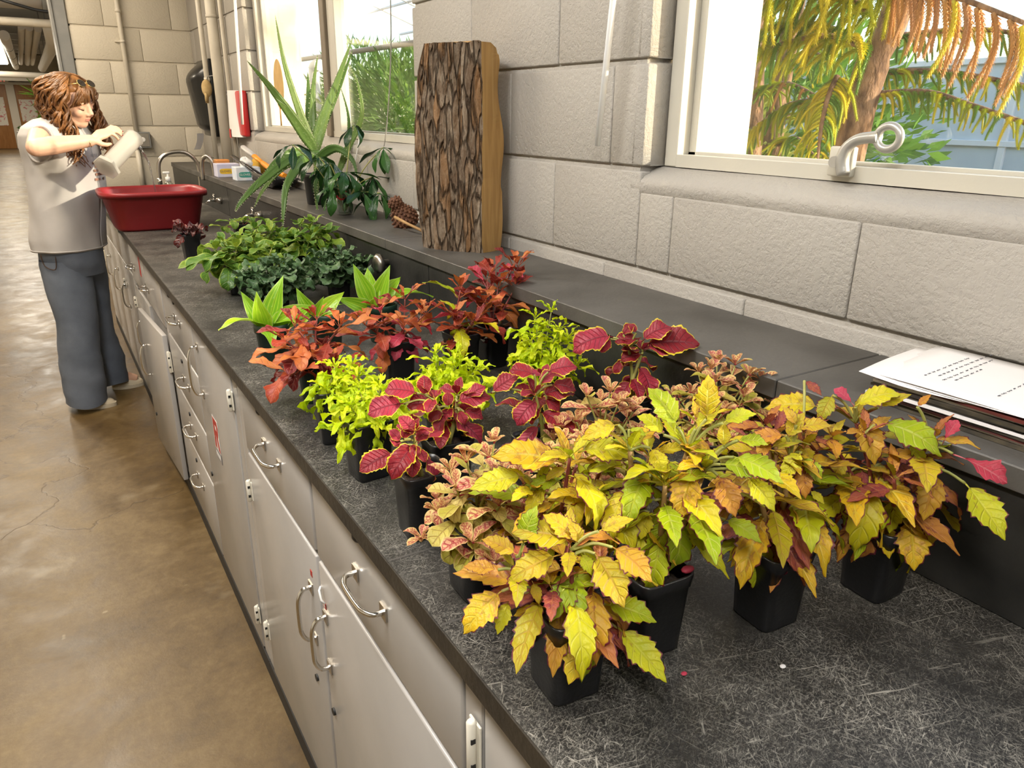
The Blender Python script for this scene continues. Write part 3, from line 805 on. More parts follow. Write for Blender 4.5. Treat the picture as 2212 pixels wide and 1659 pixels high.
# ---- pipes, conduit and box
def vpipe(label, x, y, r, z0=LZ, clamps=(), group=None):
    t = thing('pipe', label, 'pipe', (x, y, z0), group)
    MB().tube([(x, y, z0), (x, y, CEIL)], r, 16).build('tube', MAT['pipe_paint'], t)
    for zc in clamps:
        MB().tube([(x, y, zc - .008), (x, y, zc + .008)], r + .003, 16).build('collar', MAT['pipe_paint'], t)
    return t
vpipe('slim painted pipe crossing in front of the black towel dispenser', .975, 5.12, .015, LZ, (1.62,))
vpipe('thick painted pipe standing in the corner by the towel dispenser', 1.005, 4.93, .031, LZ, (1.95,))
vpipe('thin painted pipe right of the thick corner pipe', 1.03, 4.80, .012)
t = vpipe('painted conduit running down the back block wall to the outlet', .62, 5.872, .0145, 1.30, (2.04, 1.86))
MB().box((.575, 5.885, 1.855), (.625, 5.90, 1.867), .002).build('strap', MAT['pipe_paint'], t)
t = thing('outlet_box', 'grey electrical outlet box on the back block wall', 'outlet', (.65, 5.87, 1.25))
MB().box((.60, 5.835, 1.195), (.70, 5.899, 1.30), .004).build('box', MAT['steel_grey'], t)
MB().box((.612, 5.831, 1.205), (.688, 5.836, 1.29), .002).build('cover_plate', MAT['brushed'], t)
MB().lathe([(.016, 0), (.016, .004), (.012, .006)], 14, (.65, 5.826, 1.25), M=Matrix.Rotation(PI / 2, 3, 'X')).build('socket', MAT['white_plastic'], t)
vp = thing('pipe', 'short painted pipe dropping from the outlet box to the counter', 'pipe', (.625, 5.872, CZ))
MB().tube([(.61, 5.872, CZ), (.61, 5.872, 1.195)], .016, 14).build('tube', MAT['pipe_paint'], vp)
# ---- towel dispenser on the window wall
simple('smoke_plastic', (.012, .012, .012), .3, coat=.15, spec=.3)
t = thing('towel_dispenser', 'black paper towel dispenser mounted in the corner of the room', 'dispenser', (.95, 5.36, 1.3))
def shell(u, v):
    z = lerp(1.30, 1.735, u)
    k_ = math.sin(min(1, u / .12) * PI / 2) * math.sin(min(1, (1 - u) / .30) * PI / 2)
    d = .035 + .125 * k_ * (.55 + .5 * u)
    a = v * PI
    return (WX - .004 - d * math.sin(a) ** .6 if 0 < v < 1 else WX - .004, 5.35 + .17 * math.cos(a), z)
MB().grid(shell, 24, 24, uv=False).build('cover', MAT['smoke_plastic'], t)
MB().box((WX - .05, 5.16, 1.285), (WX - .003, 5.54, 1.74), .01, 2).build('back_housing', MAT['smoke_plastic'], t)
MB().grid(lambda u, v: (lerp(.93, .975, v) - .03 * u * u, 5.42 + .03 * v, 1.30 - .10 * u), 8, 4, uv=False).build('towel_end', MAT['paper'], t)
simple('cloth_tan', (.55, .40, .19), .9, col2=(.40, .28, .12), nscale=30)
t = thing('work_glove', 'tan work glove hanging between the pipes', 'glove', (.96, 5.0, 1.5))
b = MB().ell((.945, 5.0, 1.565), (.03, .035, .05))
for k in range(4): b.tube([(.935 + .004 * k, 4.985 + .012 * k, 1.54), (.93 + .005 * k, 4.98 + .014 * k, 1.49 - .008 * (k % 2))], [.010, .007], 7)
b.build('glove', MAT['cloth_tan'], t)
MB().tube([(.948, 5.0, 1.60), (.955, 4.985, 1.63), (.98, 4.95, 1.635)], .003, 6).build('hook', MAT['steel_grey'], t)
# ---- red and white wall box
simple('red_plastic', (.52, .02, .022), .35)
t = thing('wall_box', 'red and white plastic box hanging on the wall beside the far window', 'wall box', (1.0, 4.62, 1.3))
MB().box((WX - .035, 4.45, 1.305), (WX - .002, 4.60, 1.545), .012, 3).build('red_back', MAT['red_plastic'], t)
def wb_(u, v):
    z = lerp(1.30, 1.548, u); w0 = lerp(4.80, 4.70, u ** 1.3); w1 = lerp(4.535, 4.60, u ** .8)
    a = v * PI
    return (WX - .012 - .05 * math.sin(a) ** .5, lerp(w0, w1, v), z)
MB().grid(wb_, 14, 12, uv=False).build('white_shell', MAT['white_plastic'], t)
MB().grid(lambda u, v: (wb_(u * .2, v * .55)[0] - .004, wb_(u * .2, v * .55)[1], wb_(u * .2, v * .55)[2] - .006), 4, 12, uv=False).build('red_foot', MAT['red_plastic'], t)
MB().grid(lambda u, v: (wb_(lerp(.45, .93, u), .3 + .04 * v)[0] - .002, wb_(lerp(.45, .93, u), .28 + .04 * v)[1], wb_(lerp(.45, .93, u), 0)[2]), 8, 1, uv=False).build('slot', MAT['black_rubber'], t)
# ---- blind wands and cords
t = tag(MB().tube([(1.0, 1.282, 1.376), (1.0, 1.251, 1.68), (1.005, 1.22, 2.02)], .0072, 6).build('blind_wand', MAT['wand_plastic']), 'clear plastic blind wand hanging left of the near window', 'blind wand')
t = tag(MB().tube([(.985, 4.36, 1.372), (.985, 4.30, 1.66), (.985, 4.22, 2.05)], .0075, 6).build('blind_wand', MAT['white_plastic']), 'white blind wand hanging in front of the red and white box', 'blind wand')
simple('cord_grey', (.30, .28, .24), .7)
tag(MB().tube(smooth_path([(1.075, 2.50, 2.2), (1.075, 2.505, 1.75), (1.076, 2.545, 1.52), (1.07, 2.60, 1.33), (1.05, 2.62, 1.30)], 6), .0022, 6).build('window_string', MAT['cord_grey']), 'thin grey blind cord hanging down the far window', 'cord')
tag(MB().tube(smooth_path([(1.08, 2.9, 1.36), (1.07, 2.86, 1.372), (1.06, 2.82, 1.36), (1.05, 2.80, 1.33), (1.035, 2.81, 1.25), (1.03, 2.78, 1.15)], 6), .0022, 6).build('window_string', MAT['white_plastic']), 'loose white string drooping over the far sill', 'cord')
# ---- latch on window 1
def latch():
    pl = MB().box((FX - .012, .752, SILL + .012), (FX + .002, .795, SILL + .058), .003, 2)
    o = pl.build('latch', MAT['frame_paint'], win1)
    q = MB(); n = 26; c = (0.0, 0.0)
    # flat cast lever with an eye at its end, standing off the frame
    out_, inn = [], []
    lev = [(.756, 1.352, .010), (.762, 1.372, .011), (.757, 1.392, .0095), (.742, 1.404, .0085), (.722, 1.408, .0085), (.706, 1.409, .010)]
    q.tube(smooth_path([(FX - .022, y, z_) for y, z_, r in lev], 4), [lerp(lev[min(i // 4, 5)][2], lev[min(i // 4 + 1, 5)][2], (i % 4) / 4) for i in range(21)], 8, flat=1, up=(1, 0, 0))
    for i in range(n): pass
    a = []
    R0, r0 = .0175, .0065
    ce = V(FX - .022, .691, 1.409)
    ring = [ce + V(0, .0185 * math.cos(2 * PI * i / n), .0165 * math.sin(2 * PI * i / n)) for i in range(n + 1)]
    q.tube(ring, .0062, 8, cap=False)
    q.tube([(FX - .03, .772, SILL + .035), (FX + .002, .772, SILL + .035)], .009, 12)
    x = q.build('latch_lever', MAT['steel_light']); x.parent = o
simple('steel_light', (.46, .45, .42), .35, .5)
latch()
# ---- taps
def gooseneck(label, base, pts, r):
    t = thing('tap', label, 'tap', base)
    MB().tube(smooth_path(pts, 6), r, 12).build('spout', MAT['brushed'], t)
    MB().lathe([(.022, 0), (.022, .012), (.014, .03), (.011, .05)], 16, base).build('base', MAT['brushed'], t)
    return t
t = gooseneck('brushed gooseneck tap arching behind the red tub', (.823, 4.9, CZ), [(.823, 4.9, CZ + .04), (.826, 4.9, 1.03), (.822, 4.9, 1.14), (.775, 4.9, 1.20), (.712, 4.9, 1.212), (.645, 4.9, 1.193), (.610, 4.9, 1.145), (.603, 4.9, 1.06)], .0115)
MB().tube([(.603, 4.9, 1.065), (.603, 4.9, 1.03)], .0125, 12).build('nozzle', MAT['chrome'], t)
t = gooseneck('slim brushed gooseneck tap beside the violet glove box', (.842, 4.55, CZ), [(.842, 4.55, CZ + .04), (.845, 4.55, 1.12), (.84, 4.55, 1.17), (.822, 4.56, 1.20), (.800, 4.58, 1.185), (.792, 4.59, 1.14), (.79, 4.59, 1.07)], .0105)
for s_ in (-1, 1):
    MB().tube([(.842, 4.55 + .02 * s_, CZ + .03), (.842, 4.55 + .06 * s_, CZ + .045)], [.009, .012], 10).build('lever', MAT['chrome'], t)
t = thing('soap_bottle', 'clear pump soap bottle behind the red tub', 'bottle', (.62, 4.7, CZ))
MB().lathe([(.028, 0), (.03, .005), (.03, .10), (.022, .13), (.012, .145)], 16, (.622, 4.7, CZ)).build('bottle', MAT['clear_glass'], t)
MB().lathe([(.014, .14), (.014, .165), (.005, .168), (.005, .185)], 14, (.622, 4.7, CZ)).box((.598, 4.693, CZ + .183), (.634, 4.707, CZ + .195), .003, 2).build('pump', MAT['white_plastic'], t)
def gas_tap(label, y, z_):
    t = thing('gas_tap', label, 'valve', (BX, y, z_))
    MB().tube([(BX + .01, y, z_), (BX - .02, y, z_)], [.02, .012], 14).build('flange', MAT['brushed'], t)
    MB().tube([(BX - .015, y, z_), (BX - .05, y, z_ + .004), (BX - .075, y - .004, z_ - .012)], [.009, .008, .0055], 10).build('nozzle', MAT['chrome'], t)
    MB().tube([(BX - .03, y, z_ + .005), (BX - .03, y, z_ + .03)], .006, 8).box((BX - .034, y - .018, z_ + .026), (BX - .026, y + .018, z_ + .036), .003, 2).build('lever', MAT['brushed'], t)
gas_tap('chrome gas tap on the backsplash above the variegated pots', 3.45, 1.003)
gas_tap('dark gas valve on the backsplash near the red tub', 4.30, .985)
t = thing('round_knob', 'round chrome knob on the backsplash beside the dark scented plants', 'knob', (BX, 2.0, 1.03))
MB().lathe([(.010, 0), (.010, .018), (.026, .022), (.028, .034), (.02, .042), (0, .044)], 20, (BX + .007, 2.0, 1.03), M=Matrix.Rotation(-PI / 2, 3, 'Y')).build('knob', MAT['brushed'], t)
gas_tap('dark gas valve half hidden behind the red coleus plants', 1.31, 1.0)

# ---- tan oval hanging at the left pane
simple('tan_straw', (.58, .38, .14), .7, col2=(.50, .32, .11), nscale=20)
t = thing('straw_fan', 'tan oval straw fan hanging at the left pane of the far window', 'fan', (1.085, 3.98, 1.47))
MB().ell((1.088, 3.96, 1.565), (.004, .085, .115), 24, 12).build('disc', MAT['tan_straw'], t)
MB().tube([(1.085, 3.96, 1.46), (1.085, 3.965, 1.372)], .004, 6).build('handle', MAT['stick_wood'], t)
# ---------------------------------------------------------------- plants
def leaf_mat(name, cols, edge=None, ew=.12, vein=None, vw=.10, vn=7, vk=.45, blotch=None, ba=.5, bs=3.0, rough=.45, transl=.28, centre=None, cw=.5, net=None, stripe=None, tip=None):
    """leaf surface drawn in the leaf's own coordinates: midrib, side veins, margin, blotches"""
    m, nt, b, out = nodes(name)
    uv = nt.nodes.new('ShaderNodeUVMap'); sp = nt.nodes.new('ShaderNodeSeparateXYZ'); L(nt, uv.outputs[0], sp.inputs[0])
    u, v = sp.outputs[0], sp.outputs[1]
    av = math_(nt, 'MULTIPLY', math_(nt, 'ABSOLUTE', math_(nt, 'SUBTRACT', v, .5)), 2.0)
    oi = nt.nodes.new('ShaderNodeObjectInfo'); rnd = oi.outputs['Random']
    co = nt.nodes.new('ShaderNodeCombineXYZ'); L(nt, u, co.inputs[0]); L(nt, math_(nt, 'MULTIPLY', v, .6), co.inputs[1]); L(nt, math_(nt, 'MULTIPLY', rnd, 40), co.inputs[2])
    n1 = noise_(nt, co.outputs[0], bs, 3, .6)
    k = math_(nt, 'ADD', math_(nt, 'MULTIPLY', rnd, .8), math_(nt, 'MULTIPLY', n1, .4), True)
    c = ramp_(nt, k, [(i / max(1, len(cols) - 1) * .8 + .1, x) for i, x in enumerate(cols)])
    if tip: c = mix_(nt, math_(nt, 'MULTIPLY', ramp_(nt, u, [(.35, 0.0), (1.0, 1.0)]), .7), c, tip)
    if centre: c = mix_(nt, ramp_(nt, math_(nt, 'ADD', av, math_(nt, 'MULTIPLY', n1, .5)), [(cw - .12, 1.0), (cw + .3, 0.0)]), c, centre)
    if blotch:
        f = math_(nt, 'ADD', noise_(nt, co.outputs[0], bs * 3.2, 4, .65), math_(nt, 'MULTIPLY', math_(nt, 'SUBTRACT', rnd, .5), .22))
        f = math_(nt, 'ADD', f, math_(nt, 'MULTIPLY', math_(nt, 'SUBTRACT', .3, u), .22))
        c = mix_(nt, math_(nt, 'MULTIPLY', ramp_(nt, f, [(.56, 0.0), (.64, 1.0)]), ba), c, blotch)
    t = math_(nt, 'FRACT', math_(nt, 'MULTIPLY', math_(nt, 'SUBTRACT', u, math_(nt, 'MULTIPLY', av, vk / 2.2)), float(vn)))
    d = math_(nt, 'ABSOLUTE', math_(nt, 'SUBTRACT', t, .5))
    ln = ramp_(nt, d, [(0.0, 1.0), (vw, 0.0)])
    mid = ramp_(nt, av, [(.0, 1.0), (.10, 0.0)])
    vm = math_(nt, 'MAXIMUM', math_(nt, 'MULTIPLY', ln, ramp_(nt, av, [(.55, 1.0), (.95, .1)])), mid)
    if net:
        vo = nt.nodes.new('ShaderNodeTexVoronoi'); vo.feature = 'DISTANCE_TO_EDGE'; vo.inputs['Scale'].default_value = 7.0
        L(nt, co.outputs[0], vo.inputs['Vector'])
        vm = math_(nt, 'MAXIMUM', vm, math_(nt, 'MULTIPLY', ramp_(nt, vo.outputs[0], [(.02, 1.0), (net, 0.0)]), ramp_(nt, av, [(.5, 1.0), (.85, 0.0)])))
    if vein: c = mix_(nt, math_(nt, 'MULTIPLY', vm, vein[1]), c, vein[0])
    if stripe:
        wv = math_(nt, 'SINE', math_(nt, 'MULTIPLY', av, 17.0))
        c = mix_(nt, math_(nt, 'MULTIPLY', ramp_(nt, wv, [(.2, 0.0), (1.0, 1.0)]), .5), c, stripe)
    if edge:
        e = math_(nt, 'ADD', av, math_(nt, 'MULTIPLY', math_(nt, 'SUBTRACT', n1, .5), .18))
        e = math_(nt, 'MAXIMUM', e, math_(nt, 'MULTIPLY', ramp_(nt, u, [(.93, 0.0), (1.0, 1.0)]), 1.0))
        c = mix_(nt, ramp_(nt, e, [(1 - ew * 1.5, 0.0), (1 - ew * .75, 1.0)]), c, edge)
    L(nt, c, b.inputs['Base Color']); b.inputs['Roughness'].default_value = rough; b.inputs['Specular IOR Level'].default_value = .4
    h = math_(nt, 'SUBTRACT', math_(nt, 'MULTIPLY', noise_(nt, co.outputs[0], 16, 2), .6), math_(nt, 'MULTIPLY', vm, .8))
    bump_(nt, b, h, .45, .004)
    tr = nt.nodes.new('ShaderNodeBsdfTranslucent'); L(nt, c, tr.inputs[0])
    mx = nt.nodes.new('ShaderNodeMixShader'); mx.inputs[0].default_value = transl
    L(nt, b.outputs[0], mx.inputs[1]); L(nt, tr.outputs[0], mx.inputs[2]); L(nt, mx.outputs[0], out.inputs[0])
    MAT[name] = m; return m
leaf_mat('leaf_gold', [(.21, .33, .006), (.40, .46, .006), (.58, .53, .008), (.66, .40, .012)], edge=(.12, .010, .018), ew=.09, vein=((.70, .66, .12), .35), vw=.12, vn=6, blotch=(.20, .02, .03), ba=.45, bs=2.2)
leaf_mat('leaf_copper', [(.30, .33, .010), (.50, .38, .012), (.58, .26, .03), (.34, .08, .045)], edge=(.11, .007, .022), ew=.11, vein=((.60, .25, .10), .35), vw=.12, vn=6, blotch=(.20, .02, .05), ba=.7, bs=2.2)
leaf_mat('leaf_crimson', [(.20, .008, .014), (.29, .014, .026), (.38, .032, .06)], edge=(.72, .56, .03), ew=.10, vein=((.12, .004, .015), .75), vw=.13, vn=8, bs=5)
leaf_mat('leaf_mosaic', [(.72, .42, .20), (.74, .56, .20), (.70, .36, .22)], edge=(.76, .57, .22), ew=.15, vein=((.40, .008, .04), .95), vw=.24, vn=5, net=.085, bs=4)
leaf_mat('leaf_olive', [(.34, .33, .03), (.46, .42, .05), (.58, .46, .12)], edge=(.60, .48, .15), ew=.12, vein=((.30, .10, .06), .45), vw=.10, vn=5)
leaf_mat('leaf_lime', [(.38, .56, .004), (.58, .72, .005), (.72, .78, .012)], vein=((.38, .52, .02), .25), vw=.1, vn=5, transl=.35)
leaf_mat('leaf_rust', [(.11, .008, .012), (.20, .016, .016), (.34, .04, .02), (.52, .12, .03), (.58, .20, .05)], edge=(.45, .10, .04), ew=.06, vein=((.62, .20, .13), .5), vw=.10, vn=6)
leaf_mat('leaf_rose', [(.42, .03, .05), (.52, .05, .10)], vein=((.66, .22, .24), .6), vw=.10, vn=6)
leaf_mat('leaf_cane', [(.13, .32, .012), (.22, .44, .015), (.36, .52, .02)], stripe=(.46, .62, .05), edge=(.50, .62, .20), ew=.05, rough=.3, vn=2, vw=.02)
leaf_mat('leaf_variegated', [(.06, .16, .02), (.10, .22, .025), (.22, .33, .03)], edge=(.34, .46, .07), ew=.13, vein=((.26, .40, .07), .6), vw=.12, vn=6, blotch=(.40, .46, .03), ba=.8, bs=2)
leaf_mat('leaf_darkgreen', [(.035, .085, .03), (.06, .13, .045), (.10, .18, .07)], edge=(.09, .14, .07), ew=.1, vein=((.12, .19, .09), .5), vw=.10, vn=5, transl=.15)
leaf_mat('leaf_begonia', [(.03, .008, .008), (.07, .012, .010), (.14, .018, .012)], vein=((.16, .15, .15), .7), vw=.22, vn=5, rough=.28, transl=.1)
leaf_mat('leaf_aloe', [(.07, .15, .04), (.12, .22, .05), (.20, .30, .08)], vn=1, vw=.01, rough=.35, transl=.12, blotch=(.42, .50, .24), ba=.35, bs=14)
leaf_mat('leaf_gloss', [(.008, .035, .012), (.015, .06, .015), (.035, .11, .02)], vein=((.05, .13, .04), .6), vw=.05, vn=7, rough=.25, transl=.12)
simple('stem_green', (.24, .26, .05), .5, col2=(.36, .34, .10), nscale=30)
simple('stem_wood', (.24, .14, .04), .6, col2=(.34, .21, .07), nscale=40, bump=.2)
simple('stem_purple', (.15, .02, .03), .5, col2=(.30, .08, .05), nscale=30)
simple('pot_black', (.011, .011, .012), .33, bump=.05, bscale=200)
simple('pot_green', (.010, .032, .020), .38)
simple('soil', (.028, .018, .011), .95, col2=(.07, .045, .028), nscale=120, bump=.9, bscale=160)

def leaf_mesh(name, mat, Lg, W, teeth=9, td=.12, wide=.42, curl=.9, fold=.25, wave=.04, tipp=1.0, pet=.22, nv=4, nu=None, lobes=None, cup=0.0, blunt=.6, base=.5):
    """one leaf along +x: toothed outline, folded along the midrib, arching down; includes its stalk"""
    nu = nu or max(10, teeth * 2 + 4)
    b = MB(); pw = .012
    def axis(s):        # arching midrib; s in 0..1
        a = curl * s
        if abs(curl) < 1e-3: return s * Lg, 0.0, 0.0
        return Lg * math.sin(a) / curl, -Lg * (1 - math.cos(a)) / curl, -a
    def width(s):
        x = s
        k = (x / wide) ** base if x < wide else max(0.0, 1 - ((x - wide) / (1 - wide)) ** (1 + tipp)) ** blunt if blunt != 1 else 1 - ((x - wide) / (1 - wide)) ** (1 + tipp)
        if lobes: k *= .50 + .5 * abs(math.cos(PI * lobes * x)) ** .7
        return W * .5 * k
    rows = []
    for i in range(nu + 1):
        s = i / nu
        ph = s * teeth
        tooth = (ph - math.floor(ph))
        w_ = width(s)
        we = w_ * (1 - td * (1 - tooth)) if 0 < i < nu else w_
        ax, az, an = axis(s)
        row = []
        for j in range(-nv, nv + 1):
            q = j / nv
            y = q * (we if abs(j) == nv else w_ * (1 - td * .5 * abs(q)))
            zz = abs(y) * fold - cup * (q * q) * w_ + wave * W * math.sin(s * 11 + (1.3 if j > 0 else 0)) * q * q
            fwd = td * w_ * .8 * (tooth if abs(j) == nv else 0) * .6
            row.append((ax + fwd * math.cos(an) - zz * math.sin(an) * 1.0, y, az + fwd * math.sin(an) + zz * math.cos(an)))
        rows.append(row)
    n = 2 * nv + 1
    vs_ = [p for r in rows for p in r]; uvs = [(i / nu, j / (n - 1)) for i in range(nu + 1) for j in range(n)]
    b.add(vs_, [(i * n + j, (i + 1) * n + j, (i + 1) * n + j + 1, i * n + j + 1) for i in range(nu) for j in range(n - 1)], True, uvs)
    if pet:
        pl = pet * Lg; r = max(.0009, .016 * W)
        k0 = len(b.f)
        b.tube([(-pl, 0, -pl * .12), (-pl * .4, 0, -pl * .02), (.03 * Lg, 0, 0)], [r * 1.2, r, r * .7], 5)
        for i in range(k0, len(b.f)): b.uv[i] = [(.05, .5)] * len(b.f[i])
        b.v = [(x + pl, y, z_) for x, y, z_ in b.v]
    return b.mesh(name, mat)
LEAF = {}
def leafset(key, mat, n=4, **kw):
    ms = []
    for i in range(n):
        k = dict(kw); c = k.get('curl', .9)
        k['curl'] = c * (.45 + .55 * i); k['fold'] = k.get('fold', .25) * (1.3 - .25 * i); k['wave'] = k.get('wave', .04) * (1 + .4 * i)
        k['W'] = k['W'] * (1 + .06 * ((i % 2) * 2 - 1))
        ms.append(leaf_mesh('leaf', MAT[mat], **k))
    LEAF[key] = ms
GOLD = dict(Lg=.078, W=.043, teeth=6, td=.36, wide=.40, curl=.75, fold=.22, tipp=.35, blunt=1, pet=.16, wave=.05)
leafset('gold', 'leaf_gold', **GOLD)
leafset('copper', 'leaf_copper', **GOLD)
leafset('crimson', 'leaf_crimson', Lg=.055, W=.040, teeth=8, td=.17, wide=.42, curl=.8, fold=.2, tipp=.8, blunt=.8, pet=.16, wave=.07)
leafset('mosaic', 'leaf_mosaic', Lg=.034, W=.0185, teeth=3, td=.04, wide=.58, curl=.7, fold=.3, tipp=1.2, blunt=.6, pet=.12, base=.75)
leafset('olive', 'leaf_olive', Lg=.032, W=.019, teeth=3, td=.04, wide=.60, curl=1.0, fold=.25, tipp=1.4, blunt=.55, pet=.15, base=.8)
leafset('lime', 'leaf_lime', Lg=.042, W=.0145, teeth=3, td=.45, wide=.5, curl=1.3, fold=.3, tipp=.5, blunt=.9, pet=.2, wave=.22, nv=2, base=.7)
leafset('rust', 'leaf_rust', Lg=.060, W=.034, teeth=4, td=.34, wide=.55, curl=.5, fold=.3, tipp=.7, blunt=.8, pet=.25, wave=.06, base=1.1)
leafset('rose', 'leaf_rose', Lg=.055, W=.030, teeth=5, td=.3, wide=.55, curl=.4, fold=.35, tipp=.7, blunt=.8, pet=.35, wave=.06, base=1.0)
leafset('cane', 'leaf_cane', Lg=.105, W=.034, teeth=1, td=0, wide=.38, curl=.8, fold=.35, tipp=.25, blunt=1, pet=0, nu=16, wave=.05, base=.45)
leafset('variegated', 'leaf_variegated', Lg=.050, W=.033, teeth=9, td=.08, wide=.45, curl=.8, fold=.22, tipp=1.0, blunt=.65, pet=.25, wave=.05)
leafset('darkgreen', 'leaf_darkgreen', Lg=.042, W=.040, teeth=5, td=.3, wide=.52, curl=.6, fold=.22, tipp=1.4, blunt=.55, pet=.6, wave=.12)
leafset('begonia', 'leaf_begonia', Lg=.055, W=.036, teeth=6, td=.14, wide=.4, curl=1.1, fold=.35, tipp=.5, blunt=.9, pet=.35, wave=.15)
leafset('gloss', 'leaf_gloss', Lg=.085, W=.028, teeth=1, td=0, wide=.55, curl=.7, fold=.18, tipp=.6, blunt=.8, pet=.12, nu=12, base=.8)

def put_leaf(parent, key, base, az, el, sc=1.0, roll=0.0, var=None):
    ms = LEAF[key]; me = ms[R_.randrange(len(ms)) if var is None else var]
    o = bpy.data.objects.new('leaf', me); COL.objects.link(o); o.parent = parent
    o.matrix_parent_inverse = PAR_INV[parent.name]
    o.matrix_basis = Matrix.Translation(base) @ Matrix.Rotation(az, 4, 'Z') @ Matrix.Rotation(-el, 4, 'Y') @ Matrix.Rotation(roll, 4, 'X') @ Matrix.Scale(sc, 4)
    return o
CAMP = Vector((0, 0, 1.434))
def aim_leaf(parent, key, base, tip, up=None, wf=1.0, var=1):
    """a leaf from base to tip with its upper face turned towards `up`"""
    base, tip = Vector(base), Vector(tip); d = tip - base
    x = d.normalized()
    u_ = Vector(up) if up else ((CAMP - base).normalized() * .6 + V(0, 0, .8))
    z_ = (u_ - x * u_.dot(x)).normalized(); y = z_.cross(x)
    me = LEAF[key][var]
    ext = max(v.co.x for v in me.vertices)
    dz = min((v.co.z for v in me.vertices if v.co.x > ext * .95), default=0)
    sc = d.length / math.hypot(ext, dz)
    pitch = math.atan2(-dz, ext)
    M_ = Matrix(((x.x, y.x, z_.x, base.x), (x.y, y.y, z_.y, base.y), (x.z, y.z, z_.z, base.z), (0, 0, 0, 1)))
    o = bpy.data.objects.new('leaf', me); COL.objects.link(o); o.parent = parent
    o.matrix_parent_inverse = PAR_INV[parent.name]
    o.matrix_basis = M_ @ Matrix.Rotation(-pitch, 4, 'Y') @ Matrix.Diagonal((sc, sc * wf, sc, 1))
    return o
PATHS = {}
_pots = {}
def pot(parent, c, kind='square', s=1.0, h=.092, rz=0.0, mat='pot_black'):
    x, y, z_ = c
    if kind == 'square':
        p = [(.0245, 0), (.0262, .002), (.0262, .006), (.0300, h - .016), (.0312, h - .015), (.0328, h - .002), (.0322, h), (.0308, h), (.0296, h - .012), (.025, .012)]
        b = MB().lathe([(r * s, q) for r, q in p], 40, sq=7, M=Matrix.Rotation(rz, 3, 'Z'), c=c)
        o = b.build('pot', MAT[mat], parent)
        MB().lathe([(.0294 * s, h - .019), (.02 * s, h - .014), (0, h - .012)], 32, sq=6, M=Matrix.Rotation(rz, 3, 'Z'), c=c).build('soil', MAT['soil'], parent)
    else:
        p = [(.034, 0), (.036, .003), (.043, h - .02), (.047, h - .019), (.048, h - .001), (.0465, h), (.0445, h - .003), (.042, h - .015), (.035, .012)]
        MB().lathe([(r * s, q) for r, q in p], 28, c=c).build('pot', MAT[mat], parent)
        MB().lathe([(.0425 * s, h - .018), (.02 * s, h - .012), (0, h - .011)], 20, c=c).build('soil', MAT['soil'], parent)
def stem_path(a, b, bow=.01):
    a, b = Vector(a), Vector(b); m_ = a.lerp(b, .5) + V(R_.uniform(-1, 1) * bow, R_.uniform(-1, 1) * bow, 0)
    return smooth_path([a, m_, b], 5)
def coleus(label, c, stems, key, sc=1.0, nodes_=5, low=.25, el0=-.5, el1=.75, top=4, mat='stem_green', group=None, pk='square', ps=1.0, h=.092, alt=None, altp=0.0, rz=None, name='potted_coleus', cat='potted plant', keep=None, pm='pot_black', soilz=None, r0=.0035):
    t = thing(name, label, cat, c, group)
    rz = R_.uniform(-.12, .12) if rz is None else rz
    pot(t, c, pk, ps, h, rz, pm)
    z0 = c[2] + h - .014
    for si, tip in enumerate(stems):
        a = V(c[0] + R_.uniform(-.008, .008) * (len(stems) > 1), c[1] + R_.uniform(-.008, .008) * (len(stems) > 1), z0)
        P_ = stem_path(a, tip, .006); n_ = len(P_); PATHS.setdefault(t.name, []).extend(P_[1:])
        MB().tube(P_, [lerp(r0, r0 * .45, i / (n_ - 1)) for i in range(n_)], 6).build('stem', MAT[mat], t)
        az0 = R_.uniform(0, PI)
        for k in range(nodes_):
            f = lerp(low, 1.0, k / (nodes_ - 1) if nodes_ > 1 else 1)
            p = P_[min(n_ - 1, int(f * (n_ - 1)))]
            fr = (f - low) / (1 - low + 1e-6)
            size = sc * (lerp(.85, 1.0, min(1, fr * 2)) if fr < .6 else lerp(1.0, .55, (fr - .6) / .4))
            for s_ in (0, PI):
                kk = alt if (alt and R_.random() < altp * (1.2 - fr)) else key
                az = az0 + s_ + R_.uniform(-.35, .35)
                put_leaf(t, kk, p, az, lerp(el0, el1, fr) + R_.uniform(-.22, .22), size * R_.uniform(.82, 1.1), R_.uniform(-.3, .3), var=None if fr < .7 else R_.randrange(2))
            az0 += PI / 2 + R_.uniform(-.2, .2)
        for k in range(top):
            put_leaf(t, key, P_[-1], az0 + k * 2 * PI / max(1, top) + R_.uniform(-.2, .2), R_.uniform(.7, 1.2), sc * R_.uniform(.3, .45), 0, 0)
    return t
HERO = {}
